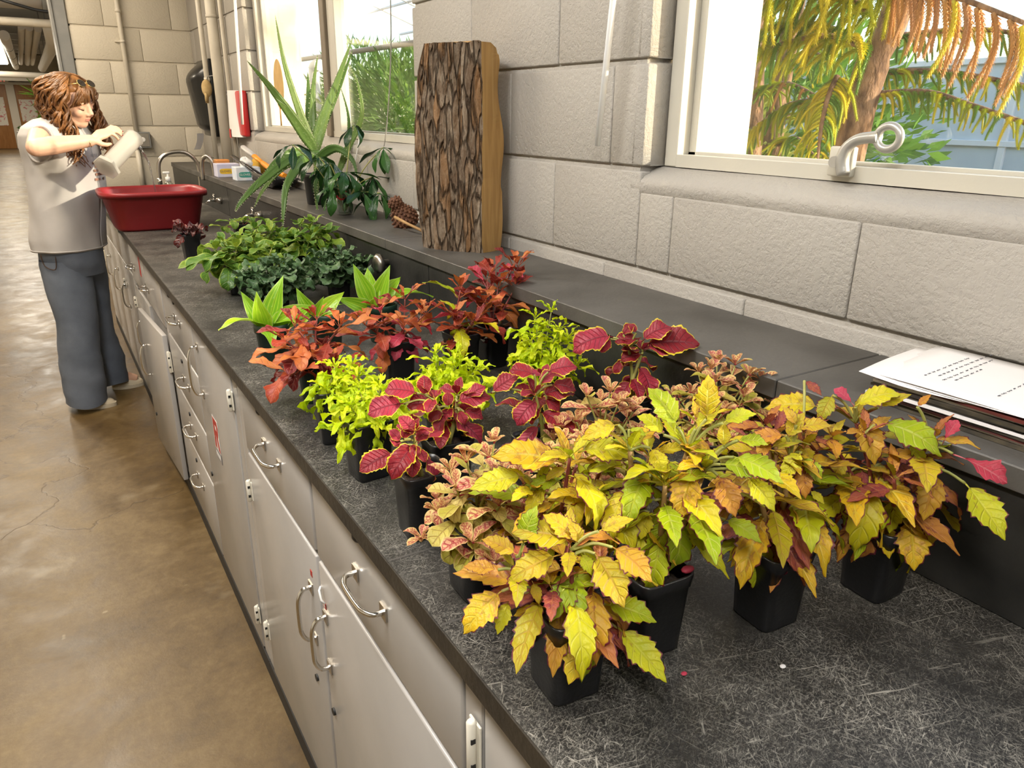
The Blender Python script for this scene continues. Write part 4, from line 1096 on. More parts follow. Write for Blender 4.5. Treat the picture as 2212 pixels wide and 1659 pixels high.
HERO['p1'] = [((.295, .484, 1.031),(.251, .48, 1.001),'gold'), ((.299, .481, 1.021),(.279, .468, .998),'gold'), ((.335, .454, 1.071),(.288, .466, 1.05),'copper'), ((.315, .468, 1.042),(.313, .453, 1.027),'copper'), ((.292, .486, 1.051),(.266, .507, 1.051),'copper'), ((.345, .446, 1.085),(.3, .481, 1.088),'copper'), ((.346, .445, 1.085),(.326, .471, 1.105),'gold'), ((.357, .436, 1.077),(.36, .394, 1.042),'copper'), ((.349, .443, 1.074),(.349, .427, 1.06),'gold'), ((.347, .444, 1.052),(.311, .434, 1.021),'gold'), ((.335, .453, 1.004),(.327, .428, .98),'copper'), ((.36, .434, 1.007),(.318, .412, .967),'gold'), ((.376, .422, 1.001),(.392, .368, .969),'gold'), ((.366, .43, 1.022),(.399, .393, 1.013),'gold'), ((.369, .428, 1.083),(.386, .39, 1.061),'copper'), ((.327, .46, 1.016),(.298, .472, 1.008),'gold'), ((.35, .442, 1.081),(.343, .458, 1.1),'copper'), ((.305, .476, 1.067),(.281, .501, 1.078),'copper'), ((.359, .435, 1.096),(.387, .42, 1.108),'gold'), ((.308, .474, 1.077),(.326, .479, 1.111),'gold')]
HERO['p5'] = [((.396, .533, 1.111),(.336, .579, 1.113),'gold'), ((.405, .527, 1.124),(.449, .49, 1.12),'gold'), ((.401, .53, 1.09),(.39, .502, 1.055),'gold'), ((.366, .556, 1.096),(.313, .581, 1.082),'gold'), ((.381, .544, 1.086),(.354, .539, 1.061),'gold'), ((.393, .535, 1.108),(.399, .542, 1.131),'gold'), ((.398, .532, 1.105),(.375, .539, 1.094),'copper'), ((.425, .511, 1.073),(.445, .483, 1.06),'copper'), ((.392, .536, 1.091),(.362, .55, 1.082),'gold'), ((.41, .522, 1.087),(.43, .494, 1.074),'gold')]
HERO['p2'] = [((.468, .457, 1.161),(.455, .49, 1.194),'gold'), ((.485, .44, 1.171),(.495, .453, 1.212),'gold'), ((.494, .43, 1.171),(.518, .411, 1.182),'gold'), ((.497, .426, 1.147),(.501, .435, 1.169),'gold'), ((.492, .432, 1.138),(.469, .462, 1.147),'gold'), ((.502, .421, 1.14),(.526, .378, 1.123),'gold'), ((.495, .429, 1.13),(.522, .395, 1.124),'gold'), ((.479, .445, 1.124),(.45, .428, 1.082),'gold'), ((.495, .429, 1.12),(.491, .398, 1.089),'copper'), ((.512, .411, 1.121),(.518, .377, 1.097),'gold'), ((.488, .437, 1.086),(.483, .409, 1.059),'gold'), ((.502, .422, 1.073),(.519, .387, 1.059),'gold'), ((.46, .466, 1.152),(.445, .491, 1.167),'gold'), ((.451, .476, 1.139),(.451, .452, 1.118),'gold'), ((.454, .472, 1.108),(.43, .476, 1.088),'gold'), ((.458, .468, 1.084),(.435, .48, 1.074),'gold'), ((.454, .472, 1.071),(.437, .463, 1.048),'gold'), ((.431, .497, 1.159),(.399, .513, 1.143),'gold'), ((.436, .491, 1.155),(.446, .476, 1.151),'gold'), ((.471, .455, 1.035),(.472, .442, 1.026),'copper'), ((.478, .447, 1.161),(.501, .438, 1.187),'gold'), ((.504, .419, 1.156),(.523, .398, 1.155),'gold'), ((.476, .449, 1.098),(.469, .47, 1.12),'gold')]
HERO['p3'] = [((.616, .428, 1.115),(.591, .427, 1.087),'gold'), ((.617, .428, 1.108),(.618, .402, 1.088),'gold'), ((.609, .439, 1.051),(.611, .4, 1.024),'gold'), ((.607, .44, 1.042),(.59, .426, 1.014),'gold'), ((.597, .454, 1.035),(.585, .43, 1.006),'gold'), ((.606, .442, 1.059),(.615, .426, 1.055),'gold'), ((.624, .418, 1.073),(.628, .401, 1.063),'gold'), ((.588, .466, 1.052),(.583, .455, 1.039),'gold'), ((.607, .441, 1.13),(.576, .467, 1.116),'copper'), ((.611, .435, 1.136),(.634, .41, 1.145),'copper'), ((.611, .435, 1.141),(.607, .452, 1.157),'copper'), ((.596, .456, 1.132),(.576, .447, 1.103),'copper'), ((.606, .442, 1.098),(.581, .447, 1.076),'gold'), ((.617, .428, 1.101),(.604, .407, 1.072),'copper'), ((.607, .441, 1.125),(.624, .437, 1.153),'copper')]
HERO['p4'] = [((.716, .431, 1.133),(.699, .397, 1.09),'copper'), ((.724, .416, 1.127),(.742, .353, 1.108),'gold'), ((.72, .423, 1.073),(.696, .4, 1.031),'copper'), ((.754, .36, 1.086),(.722, .348, 1.041),'copper'), ((.765, .339, 1.082),(.759, .285, 1.04),'gold'), ((.757, .354, 1.11),(.771, .301, 1.093),'rose'), ((.753, .362, 1.116),(.767, .358, 1.143),'rose'), ((.721, .42, 1.144),(.742, .397, 1.163),'copper'), ((.739, .388, 1.152),(.749, .381, 1.167),'copper'), ((.711, .44, 1.14),(.739, .404, 1.161),'gold'), ((.697, .466, 1.133),(.661, .516, 1.121),'gold'), ((.739, .388, 1.049),(.715, .376, 1.014),'gold'), ((.746, .375, 1.027),(.721, .345, .982),'gold'), ((.73, .403, 1.081),(.716, .381, 1.05),'copper'), ((.721, .421, 1.027),(.702, .4, .994),'copper'), ((.732, .4, 1.018),(.717, .371, .984),'gold'), ((.755, .358, 1.035),(.741, .343, 1.01),'copper'), ((.71, .442, 1.048),(.697, .416, 1.017),'copper'), ((.685, .488, 1.161),(.689, .465, 1.149),'copper'), ((.7, .459, 1.151),(.679, .456, 1.122),'copper'), ((.712, .437, 1.14),(.705, .463, 1.155),'rose'), ((.738, .389, 1.109),(.738, .365, 1.093),'gold'), ((.728, .409, 1.082),(.728, .378, 1.062),'copper'), ((.712, .438, 1.085),(.685, .436, 1.052),'copper')]
HERO['r1'] = [((.315, .774, 1.046),(.269, .778, 1.027),'crimson'), ((.324, .77, 1.06),(.341, .772, 1.083),'crimson'), ((.337, .764, 1.056),(.358, .762, 1.072),'crimson'), ((.335, .765, 1.043),(.325, .749, 1.018),'crimson'), ((.341, .763, 1.049),(.343, .749, 1.034),'crimson'), ((.321, .771, 1.058),(.311, .782, 1.072),'crimson'), ((.331, .767, 1.054),(.337, .754, 1.042),'crimson'), ((.322, .771, 1.05),(.311, .781, 1.062),'crimson'), ((.339, .763, 1.066),(.323, .78, 1.088),'crimson')]
HERO['r2'] = [((.371, .867, 1.066),(.321, .882, 1.054),'crimson'), ((.413, .846, 1.063),(.371, .866, 1.062),'crimson'), ((.394, .855, 1.076),(.398, .865, 1.103),'crimson'), ((.431, .837, 1.066),(.476, .818, 1.071),'crimson'), ((.422, .841, 1.059),(.425, .849, 1.079),'crimson'), ((.435, .835, 1.054),(.436, .821, 1.037),'crimson'), ((.387, .859, 1.08),(.346, .881, 1.084),'crimson'), ((.446, .83, 1.072),(.471, .824, 1.086),'crimson'), ((.417, .844, 1.052),(.394, .847, 1.042),'crimson'), ((.44, .833, 1.052),(.462, .815, 1.043),'crimson')]
HERO['r3'] = [((.524, .775, 1.072),(.489, .773, 1.042),'crimson'), ((.528, .773, 1.078),(.567, .749, 1.082),'crimson'), ((.525, .775, 1.094),(.547, .768, 1.11),'crimson'), ((.524, .776, 1.077),(.499, .797, 1.087),'crimson'), ((.533, .769, 1.112),(.569, .749, 1.119),'crimson'), ((.521, .778, 1.108),(.492, .799, 1.112),'crimson'), ((.471, .811, 1.08),(.507, .798, 1.103),'crimson'), ((.531, .771, 1.072),(.544, .751, 1.059),'crimson'), ((.538, .766, 1.095),(.564, .743, 1.088),'crimson')]
HERO['r4'] = [((.761, .839, 1.103),(.801, .815, 1.126),'crimson'), ((.763, .838, 1.099),(.829, .781, 1.102),'crimson'), ((.758, .843, 1.105),(.727, .865, 1.1),'crimson'), ((.729, .868, 1.108),(.67, .898, 1.083),'crimson'), ((.725, .871, 1.105),(.706, .871, 1.084),'crimson'), ((.764, .837, 1.082),(.733, .855, 1.071),'crimson'), ((.754, .845, 1.116),(.748, .858, 1.128),'crimson'), ((.764, .837, 1.094),(.805, .798, 1.091),'crimson'), ((.738, .86, 1.068),(.725, .854, 1.049),'crimson'), ((.739, .86, 1.111),(.756, .854, 1.128),'crimson')]
def hero_leaves(t, key, mat='stem_green'):
    for B, T, k in HERO[key]:
        B = Vector(B); q = min(PATHS[t.name], key=lambda p: (p - B).length + max(0, p.z - B.z) * 1.2)
        if (q - B).length > .012:
            m_ = q.lerp(B, .55) + V(0, 0, .25 * (q - B).length * .5)
            MB().tube(smooth_path([q, m_, B + (Vector(T) - B) * .05], 4), .0016, 6).build('leaf_stalk', MAT[mat], t)
        aim_leaf(t, k, B, T, var=R_.choice((0, 1, 1, 2)), wf=R_.uniform(1.3, 1.55) if k in ('gold', 'copper') else 1.3)
def spread(c, n, rx, ry, z0, z1, off=(0, 0)):
    """stem tips filling an oval above the pot, highest in the middle"""
    out = []
    for i in range(n):
        a = i * 2.39996 + R_.uniform(-.3, .3); r = math.sqrt((i + .4) / n)
        out.append((c[0] + off[0] + rx * r * math.cos(a), c[1] + off[1] + ry * r * math.sin(a), lerp(z1, z0, r ** 1.6) + R_.uniform(-.008, .008)))
    return out
G1_ = 'golden coleus along the front of the bench'
p1 = coleus('golden coleus with drooping spotted leaves, front pot closest to the camera', (.349, .458, CZ), [(.340, .446, 1.078), (.305, .478, 1.05), (.355, .47, 1.07), (.325, .45, 1.04), (.37, .44, 1.05)], 'copper', .95, 4, .3, -.6, .35, 2, 'stem_purple', G1_, alt='gold', altp=.4)
p2 = coleus('tall golden coleus on a bare woody stem, second pot in front row', (.457, .465, CZ), [(.475, .45, 1.14), (.505, .47, 1.155), (.435, .485, 1.135), (.465, .49, 1.12), (.49, .44, 1.12), (.45, .45, 1.11)], 'gold', .95, 4, .55, -.5, .6, 3, 'stem_wood', G1_, r0=.005)
p3 = coleus('golden coleus with yellow green leaves, third pot in front row', (.598, .43, CZ), [(.585, .455, 1.11), (.615, .44, 1.10), (.625, .47, 1.115), (.65, .45, 1.10), (.57, .44, 1.08), (.62, .48, 1.12)], 'copper', 1.0, 5, .35, -.6, .4, 3, 'stem_wood', G1_, alt='gold', altp=.6, r0=.0045)
p4 = coleus('copper and gold coleus beside the ledge papers, last pot in front row', (.745, .40, CZ), [(.70, .415, 1.12), (.755, .375, 1.115), (.72, .44, 1.12), (.68, .44, 1.11), (.71, .38, 1.08), (.77, .40, 1.08), (.66, .46, 1.11)], 'copper', 1.0, 5, .3, -.7, .3, 3, 'stem_purple', G1_, alt='gold', altp=.5)
p5 = coleus('golden coleus squeezed behind the front pot, purple stalks', (.405, .555, CZ), [(.398, .530, 1.118), (.43, .56, 1.09), (.37, .55, 1.08), (.41, .51, 1.08), (.44, .53, 1.10)], 'gold', .95, 4, .4, -.4, .5, 3, 'stem_purple', G1_)
for t_, k_ in ((p1, 'p1'), (p2, 'p2'), (p3, 'p3'), (p4, 'p4'), (p5, 'p5')): hero_leaves(t_, k_)
G2_ = 'mosaic coleus with small cream leaves'
for c, n, rx, ry, z0, z1, off, lb in (((.352, .635, CZ), 19, .075, .08, .985, 1.10, (.008, -.005), 'small leaved cream and crimson veined coleus nearest the bench edge'),
                  ((.475, .615, CZ), 11, .055, .055, 1.03, 1.085, (0, 0), 'small leaved mosaic coleus hidden behind the tall golden coleus'),
                  ((.575, .70, CZ), 16, .075, .06, 1.02, 1.10, (0, 0), 'pink mosaic coleus between the red coleus and the golden plants'),
                  ((.752, .665, CZ), 22, .088, .095, 1.02, 1.115, (.03, .015), 'large cream mosaic coleus against the ledge beside the papers')):
    coleus(lb, c, spread(c, n, rx, ry, z0, z1, off), 'mosaic', 1.28, 5, .3, -.3, .6, 5, 'stem_green', G2_, alt='olive', altp=.8, r0=.0022)
G3_ = 'crimson coleus with yellow margins'
for k_, c, st, lb in (('r1', (.352, .783, CZ), [(.337, .766, 1.068)], 'crimson yellow edged coleus with a thick pale stem nearest the bench edge'),
                  ('r2', (.425, .855, CZ), [(.405, .85, 1.07), (.44, .85, 1.07)], 'crimson yellow edged coleus with wide flat leaves beside the lime plants'),
                  ('r3', (.535, .785, CZ), [(.52, .775, 1.08), (.55, .80, 1.09)], 'crimson yellow edged coleus in the middle of the bench'),
                  ('r4', (.745, .845, CZ), [(.745, .85, 1.09), (.765, .84, 1.085)], 'crimson yellow edged coleus against the ledge')):
    t_ = coleus(lb, c, st, 'crimson', 1.0, 3, .55, -.4, .4, 2, 'stem_green', G3_, r0=.0045)
    hero_leaves(t_, k_)
G4_ = 'lime coleus with frilly leaves'
for c, n, rx, ry, z0, z1, off, lb in (((.352, .972, CZ), 10, .055, .055, 1.0, 1.06, (.012, .0), 'lime frilly coleus in the pot nearest the bench edge'),
                  ((.352, 1.125, CZ), 9, .055, .05, .99, 1.06, (.02, -.02), 'lime frilly coleus beside the rust oak leaf coleus'),
                  ((.52, 1.045, CZ), 14, .078, .06, .99, 1.07, (.005, -.005), 'lime frilly coleus in the middle of the lime row'),
                  ((.715, 1.05, CZ), 14, .066, .06, .99, 1.11, (.01, 0), 'tall lime frilly coleus in the pot nearest the ledge')):
    coleus(lb, c, spread(c, n, rx, ry, z0, z1, off), 'lime', 1.28, 6, .25, -.5, .7, 4, 'stem_green', G4_, r0=.002)
G5_ = 'rust coloured oak leaf coleus'
coleus('rust oak leaf coleus spilling over a round green pot', (.385, 1.315, CZ), [(.355, 1.33, 1.065), (.325, 1.27, .99), (.40, 1.34, 1.07), (.365, 1.27, 1.02), (.43, 1.30, 1.06), (.335, 1.33, 1.04), (.40, 1.25, 1.01)], 'rust', 1.22, 5, .35, -.45, .6, 3, 'stem_purple', G5_, pk='round', ps=.85, pm='pot_green', r0=.003)
coleus('rust coleus with rose pink top leaves in the middle of its row', (.555, 1.33, CZ), [(.53, 1.35, 1.07), (.585, 1.35, 1.085), (.55, 1.28, 1.05), (.61, 1.31, 1.06), (.49, 1.33, 1.05)], 'rust', 1.2, 5, .35, -.35, .75, 3, 'stem_purple', G5_, alt='rose', altp=.35, r0=.003)
coleus('orange and olive oak leaf coleus left of the dark red one', (.69, 1.31, CZ), [(.70, 1.33, 1.095), (.74, 1.30, 1.07), (.66, 1.29, 1.05), (.69, 1.26, 1.04)], 'rust', 1.2, 5, .35, -.25, .85, 3, 'stem_purple', G5_, alt='gold', altp=.35, r0=.003)
coleus('dark red oak leaf coleus leaning over the ledge', (.775, 1.33, CZ), [(.81, 1.38, 1.115), (.865, 1.37, 1.12), (.79, 1.33, 1.09), (.82, 1.31, 1.09), (.78, 1.36, 1.10), (.84, 1.35, 1.13)], 'rust', 1.3, 4, .5, -.1, .85, 3, 'stem_purple', G5_, alt='rose', altp=.2, r0=.003)
# cane plants: broad green blades in a loose rosette
G6_ = 'green cane plants with striped blades'
def cane(label, c, crown, tips, pk='round', ps=.8, pm='pot_green'):
    t = thing('cane_plant', label, 'potted plant', c, G6_); pot(t, c, pk, ps, .092, 0, pm)
    crown = Vector(crown)
    MB().tube([(c[0], c[1], CZ + .078), crown], [.006, .005], 8).build('stem', MAT['stem_green'], t)
    for i, (T, v_) in enumerate(tips):
        T = Vector(T); B = crown + V(0, 0, -.004 * (i % 3))
        d = (T - B); up = V(0, 0, 1) if abs(d.z) < .03 else (V(-.45, -.75, .35) if d.z > 0 else V(-.3, -.5, .8))
        aim_leaf(t, 'cane', B, T, up=up, var=v_, wf=1.25)
    return t
cane('striped green cane plant in a dark green pot nearest the bench edge', (.372, 1.575, CZ), (.364, 1.575, 1.0), [((.258, 1.552, 1.016), 2), ((.323, 1.608, 1.078), 0), ((.345, 1.565, 1.085), 1), ((.412, 1.597, 1.105), 0), ((.440, 1.56, 1.040), 1), ((.352, 1.498, .975), 3), ((.425, 1.525, 1.008), 2), ((.47, 1.59, 1.035), 1)])
cane('striped green cane plant behind the rust coleus, middle of three', (.50, 1.60, CZ), (.475, 1.605, 1.0), [((.442, 1.616, 1.072), 1), ((.490, 1.575, 1.055), 0), ((.550, 1.61, 1.052), 1), ((.43, 1.55, 1.0), 2), ((.53, 1.58, 1.0), 2), ((.56, 1.62, 1.02), 1)])
cane('striped green cane plant with upright blades near the backsplash', (.64, 1.62, CZ), (.625, 1.625, 1.0), [((.590, 1.655, 1.105), 0), ((.670, 1.625, 1.100), 0), ((.534, 1.63, 1.036), 2), ((.695, 1.60, 1.03), 1), ((.705, 1.645, 1.065), 2), ((.765, 1.59, 1.02), 2), ((.61, 1.58, 1.04), 1), ((.63, 1.67, 1.09), 1)])
# variegated and dark scented plants further back
G7_ = 'variegated soft leaved plants'
for c, n, rx, ry, z0, z1, off, lb in (((.455, 2.30, CZ), 11, .085, .10, 1.01, 1.075, (.01, .03), 'variegated soft leaved plant nearest the bench edge, left of the dark ones'),
                 ((.60, 2.52, CZ), 10, .08, .12, 1.02, 1.085, (0, 0), 'variegated soft leaved plant behind the others, closest to the red tub'),
                 ((.68, 2.36, CZ), 11, .08, .09, 1.03, 1.10, (.02, 0), 'variegated pale green plant near the backsplash')):
    coleus(lb, c, spread(c, n, rx, ry, z0, z1, off), 'variegated', 1.8, 3, .5, -.2, .4, 3, 'stem_green', G7_, r0=.003, name='potted_herb')
for c, ps in (((.545, 2.27, CZ), 1.0),):
    coleus('half hidden variegated plant between its pale neighbours', c, spread(c, 6, .06, .06, 1.0, 1.05), 'variegated', 1.3, 4, .4, -.3, .5, 3, 'stem_green', G7_, name='potted_herb')
G8_ = 'dark green scented plants'
for c, n, lb in (((.50, 2.03, CZ), 11, 'dark crinkled scented plant nearest the cane plants'), ((.70, 2.10, CZ), 12, 'dark crinkled scented plant beside the round chrome knob')):
    coleus(lb, c, spread(c, n, .08, .08, .99, 1.05, (0, 0)), 'darkgreen', 1.35, 5, .3, -.3, .5, 3, 'stem_green', G8_, r0=.0028, name='potted_herb')
t_ = thing('potted_begonia', 'dark burgundy begonia in a black pot beside the red tub', 'potted plant', (.437, 2.955, CZ))
pot(t_, (.437, 2.955, CZ), 'square', 1.0, .092, .1)
for i in range(13):
    a = i * 2.4; put_leaf(t_, 'begonia', V(.437, 2.955, CZ + .085), a, R_.uniform(.2, .9), R_.uniform(.8, 1.15), R_.uniform(-.4, .4))
aim_leaf(t_, 'begonia', (.425, 2.94, 1.02), (.385, 2.93, .965), var=1)
t_ = thing('potted_seedling', 'small leafy green seedling standing behind the variegated plants', 'potted plant', (.665, 3.15, CZ))
pot(t_, (.665, 3.15, CZ), 'square')
for tp in ((.63, 3.14, 1.02), (.70, 3.15, 1.03), (.68, 3.19, 1.01), (.60, 3.16, 1.0)):
    P_ = stem_path((.665, 3.15, CZ + .08), tp); MB().tube(P_, .0018, 5).build('stem', MAT['stem_purple'], t_)
    for q in range(4): put_leaf(t_, 'variegated', Vector(tp), q * PI / 2 + R_.uniform(-.3, .3), R_.uniform(.0, .4), R_.uniform(.7, 1.1))
# ---- ledge plants: aloe and umbrella-leaf cuttings
def aloe():
    c = (.925, 2.94, LZ)
    t = thing('aloe_plant', 'large aloe with long upright toothed leaves in a dark ledge pot', 'potted plant', c)
    MB().lathe([(.042, 0), (.045, .003), (.052, .10), (.056, .102), (.057, .115), (.054, .116), (.05, .10)], 28, c=c).build('pot', MAT['pot_black'], t)
    MB().lathe([(.0505, .1), (0, .106)], 20, c=c).build('soil', MAT['soil'], t)
    cr = V(.922, 2.93, 1.30)
    MB().tube([V(*c) + V(0, 0, .1), V(.928, 2.935, 1.24), cr], [.012, .016, .019], 10).build('stem', MAT['leaf_aloe'], t)
    def blade(pts, w0, teeth=True):
        P_ = smooth_path(pts, 7); n_ = len(P_); b = MB()
        rows = []; side_ = None
        for i, p in enumerate(P_):
            tg = (P_[min(i + 1, n_ - 1)] - P_[max(i - 1, 0)]).normalized()
            s0 = tg.cross((CAMP - p).normalized()).normalized()
            side_ = s0 if side_ is None else (s0 * .3 + side_ * .7).normalized()
            nn = side_.cross(tg).normalized()
            if nn.dot(CAMP - p) < 0: nn = -nn
            f = i / (n_ - 1); w_ = 1.22 * w0 * max(.02, (1 - f ** 1.5) ** .9) * (.8 + .6 * min(1, f * 4) * (1 - f * .4)) 
            th = w_ * .34
            rows.append([p - side_ * w_ + nn * th * .55, p - side_ * w_ * .5 - nn * th * .05 + nn * th * .15, p + nn * th * .05, p + side_ * w_ * .5 + nn * th * .15, p + side_ * w_ + nn * th * .55, p + side_ * w_ * .55 - nn * th, p - nn * th * 1.3, p - side_ * w_ * .55 - nn * th])
        vs_ = [q for r in rows for q in r]; uvs = [(i / (n_ - 1), .15 + .1 * j) for i in range(n_) for j in range(8)]
        b.add(vs_, [(i * 8 + j, i * 8 + (j + 1) % 8, (i + 1) * 8 + (j + 1) % 8, (i + 1) * 8 + j) for i in range(n_ - 1) for j in range(8)], True, uvs)
        o = b.build('leaf', MAT['leaf_aloe'], t)
        if teeth:
            q = MB()
            for i in range(1, n_ - 1):
                for e in (0, 4):
                    p = rows[i][e]; out_ = (rows[i][e] - rows[i][2]).normalized()
                    q.tube([p - out_ * .001, p + out_ * .0032], [.0012, .0002], 4)
            x = q.build('teeth', MAT['jamb_cream']); x.parent = o; x['kind'] = 'stuff'; x.matrix_parent_inverse = Matrix.Identity(4)
    Y = 2.93
    blade([cr, (.865, 2.91, 1.38), (.77, 2.89, 1.51), (.686, 2.87, 1.602)], .016)
    blade([cr, (.885, 2.95, 1.42), (.845, 2.97, 1.60), (.828, 2.98, 1.765)], .011)
    blade([cr, (.955, 2.93, 1.40), (1.02, 2.92, 1.54), (1.085, 2.90, 1.695)], .016)
    blade([cr, (.965, 2.95, 1.39), (1.04, 2.95, 1.53), (1.095, 2.93, 1.66)], .013)
    blade([cr, (.930, 2.96, 1.40), (.945, 2.97, 1.52), (.972, 2.97, 1.64)], .012)
    blade([cr, (.925, 2.99, 1.38), (.935, 3.0, 1.50), (.938, 3.0, 1.58)], .012)
    blade([(.99, 2.90, 1.20), (1.03, 2.88, 1.30), (1.085, 2.85, 1.42), (1.08, 2.85, 1.53), (1.05, 2.85, 1.60)], .009)
    blade([(.99, 2.90, 1.20), (1.035, 2.89, 1.30), (1.045, 2.88, 1.42), (1.02, 2.88, 1.53)], .007)
    lo = V(.922, 2.93, 1.265)
    blade([lo, (.82, 2.86, 1.28), (.68, 2.82, 1.20), (.60, 2.80, 1.135), (.575, 2.80, 1.10)], .013)
    blade([lo, (.85, 2.84, 1.27), (.765, 2.79, 1.19), (.735, 2.76, 1.10), (.725, 2.75, 1.045)], .013)
    blade([lo, (.80, 2.90, 1.25), (.71, 2.90, 1.17), (.665, 2.90, 1.10)], .010)
    blade([lo, (.97, 2.84, 1.31), (1.02, 2.80, 1.27), (1.03, 2.78, 1.20)], .012)
    blade([lo, (.90, 2.80, 1.25), (.86, 2.76, 1.19), (.855, 2.75, 1.13)], .010)
    blade([lo, (.895, 2.82, 1.24), (.865, 2.775, 1.15), (.86, 2.76, 1.07)], .010)
    blade([lo, (.90, 2.77, 1.23), (.885, 2.73, 1.15), (.862, 2.71, 1.06)], .009)
    blade([lo, (.84, 2.90, 1.30), (.76, 2.88, 1.27), (.70, 2.86, 1.22)], .010)
aloe()
def jar():
    c = (.900, 2.585, LZ)
    t = thing('glass_jar', 'clear glass jar of water with a red edged label', 'jar', c)
    MB().lathe([(.0, .003), (.026, .003), (.029, .006), (.0295, .085), (.031, .09), (.0315, .088), (.0305, .004), (.026, 0), (0, 0)], 24, c=c).build('glass', MAT['clear_glass'], t)
    MB().lathe([(0, .004), (.0275, .004), (.0285, .05), (0, .05)], 24, c=c).build('water', MAT['clear_glass'], t)
    ce = V(.8855, 2.556, LZ + .072); n_ = (CAMP - ce); n_.z = 0; n_.normalize(); sx = V(0, 0, 1).cross(n_)
    def disc(r0, r1, off, mat, nm, pr):
        q = MB(); k_ = 24
        vs_ = [ce + n_ * off + (sx * math.cos(2 * PI * i / k_) + V(0, 0, 1) * math.sin(2 * PI * i / k_)) * r for r in (r0, r1) for i in range(k_)]
        q.add(vs_, [(i, (i + 1) % k_, k_ + (i + 1) % k_, k_ + i) for i in range(k_)] if r0 > 0 else [tuple(range(k_, 2 * k_))])
        o = q.build(nm, mat); o.parent = pr
        if pr is t: o.matrix_parent_inverse = PAR_INV[t.name]
        return o
    lb = disc(0, .014, .001, MAT['paper_cream'], 'label', t)
    lb.parent = t
    disc(.014, .0195, .0012, MAT['red_plastic'], 'label_rim', t)
    # cuttings standing in the jar
    u = thing('umbrella_cutting', 'dark glossy umbrella plant cuttings standing in the glass jar', 'plant cutting', (c[0], c[1], LZ + .01))
    b0 = V(c[0], c[1], LZ + .012)
    for hub, n, sc in (((.757, 2.65, 1.332), 6, .95), ((.977, 2.65, 1.395), 4, .85), ((1.025, 2.50, 1.326), 6, 1.1), ((.865, 2.60, 1.272), 8, 1.15), ((.890, 2.52, 1.246), 8, 1.15), ((.981, 2.50, 1.229), 8, 1.15), ((.863, 2.70, 1.286), 7, 1.1), ((.839, 2.50, 1.20), 6, 1.0), ((.93, 2.47, 1.185), 7, 1.1), ((.98, 2.44, 1.18), 6, 1.1), ((.90, 2.62, 1.20), 6, 1.0)):
        hub = Vector(hub); P_ = smooth_path([b0, b0.lerp(hub, .5) + V(0, 0, .03), hub], 6)
        MB().tube(P_, .0018, 6).build('stem', MAT['stem_green'], u)
        a0 = R_.uniform(0, 6)
        for k in range(n): put_leaf(u, 'gloss', hub, a0 + k * 2 * PI / n, R_.uniform(-.95, -.05), sc * R_.uniform(.9, 1.2), R_.uniform(-.3, .3))
jar()

# ---- fallen bits
for k, (x, y, z_, lb) in enumerate(((.478, .437, CZ + .093, 'wilted pink petal lying on the rim of the second front pot'), (.4536, .405, CZ + .001, 'small pale petal fallen in front of the second pot'), (.545, .362, CZ + .001, 'tiny white crumb on the scratched worktop before the third pot'))):
    b = MB().ell((x, y, z_ + .003), (.008 if k == 0 else .0035, .005 if k == 0 else .0028, .003 if k == 0 else .0011), 10, 6)
    tag(b.build('petal', MAT['leaf_rose'] if k < 2 else MAT['paper']), lb, 'petal')
# ---------------------------------------------------------------- person, red tub, graduated cylinder
simple('skin', (.62, .36, .24), .5, col2=(.66, .40, .28), nscale=12)
simple('hair_brown', (.085, .036, .012), .38, col2=(.25, .11, .034), nscale=26, bump=.3, bscale=120, stretch=(1, 1, .4))
simple('shirt_grey', (.42, .40, .39), .85, col2=(.47, .45, .43), nscale=5, bump=.15, bscale=14)
simple('denim', (.095, .115, .150), .9, col2=(.16, .185, .23), nscale=7, bump=.25, bscale=300, lo=.3, hi=.75)
simple('shoe_cream', (.60, .52, .38), .7, col2=(.52, .44, .31))
simple('shoe_sole', (.50, .44, .33), .7)
simple('lip', (.52, .17, .13), .4)
simple('brow_dark', (.05, .022, .01), .6)
simple('nail_red', (.20, .012, .02), .25)
simple('gold', (.75, .50, .18), .25, 1.0)
simple('lens_dark', (.02, .015, .012), .08, coat=.5)
simple('print_brown', (.22, .09, .06), .85, col2=(.45, .30, .22), nscale=60)
simple('tub_red', (.30, .022, .026), .38, col2=(.25, .017, .02), nscale=4)
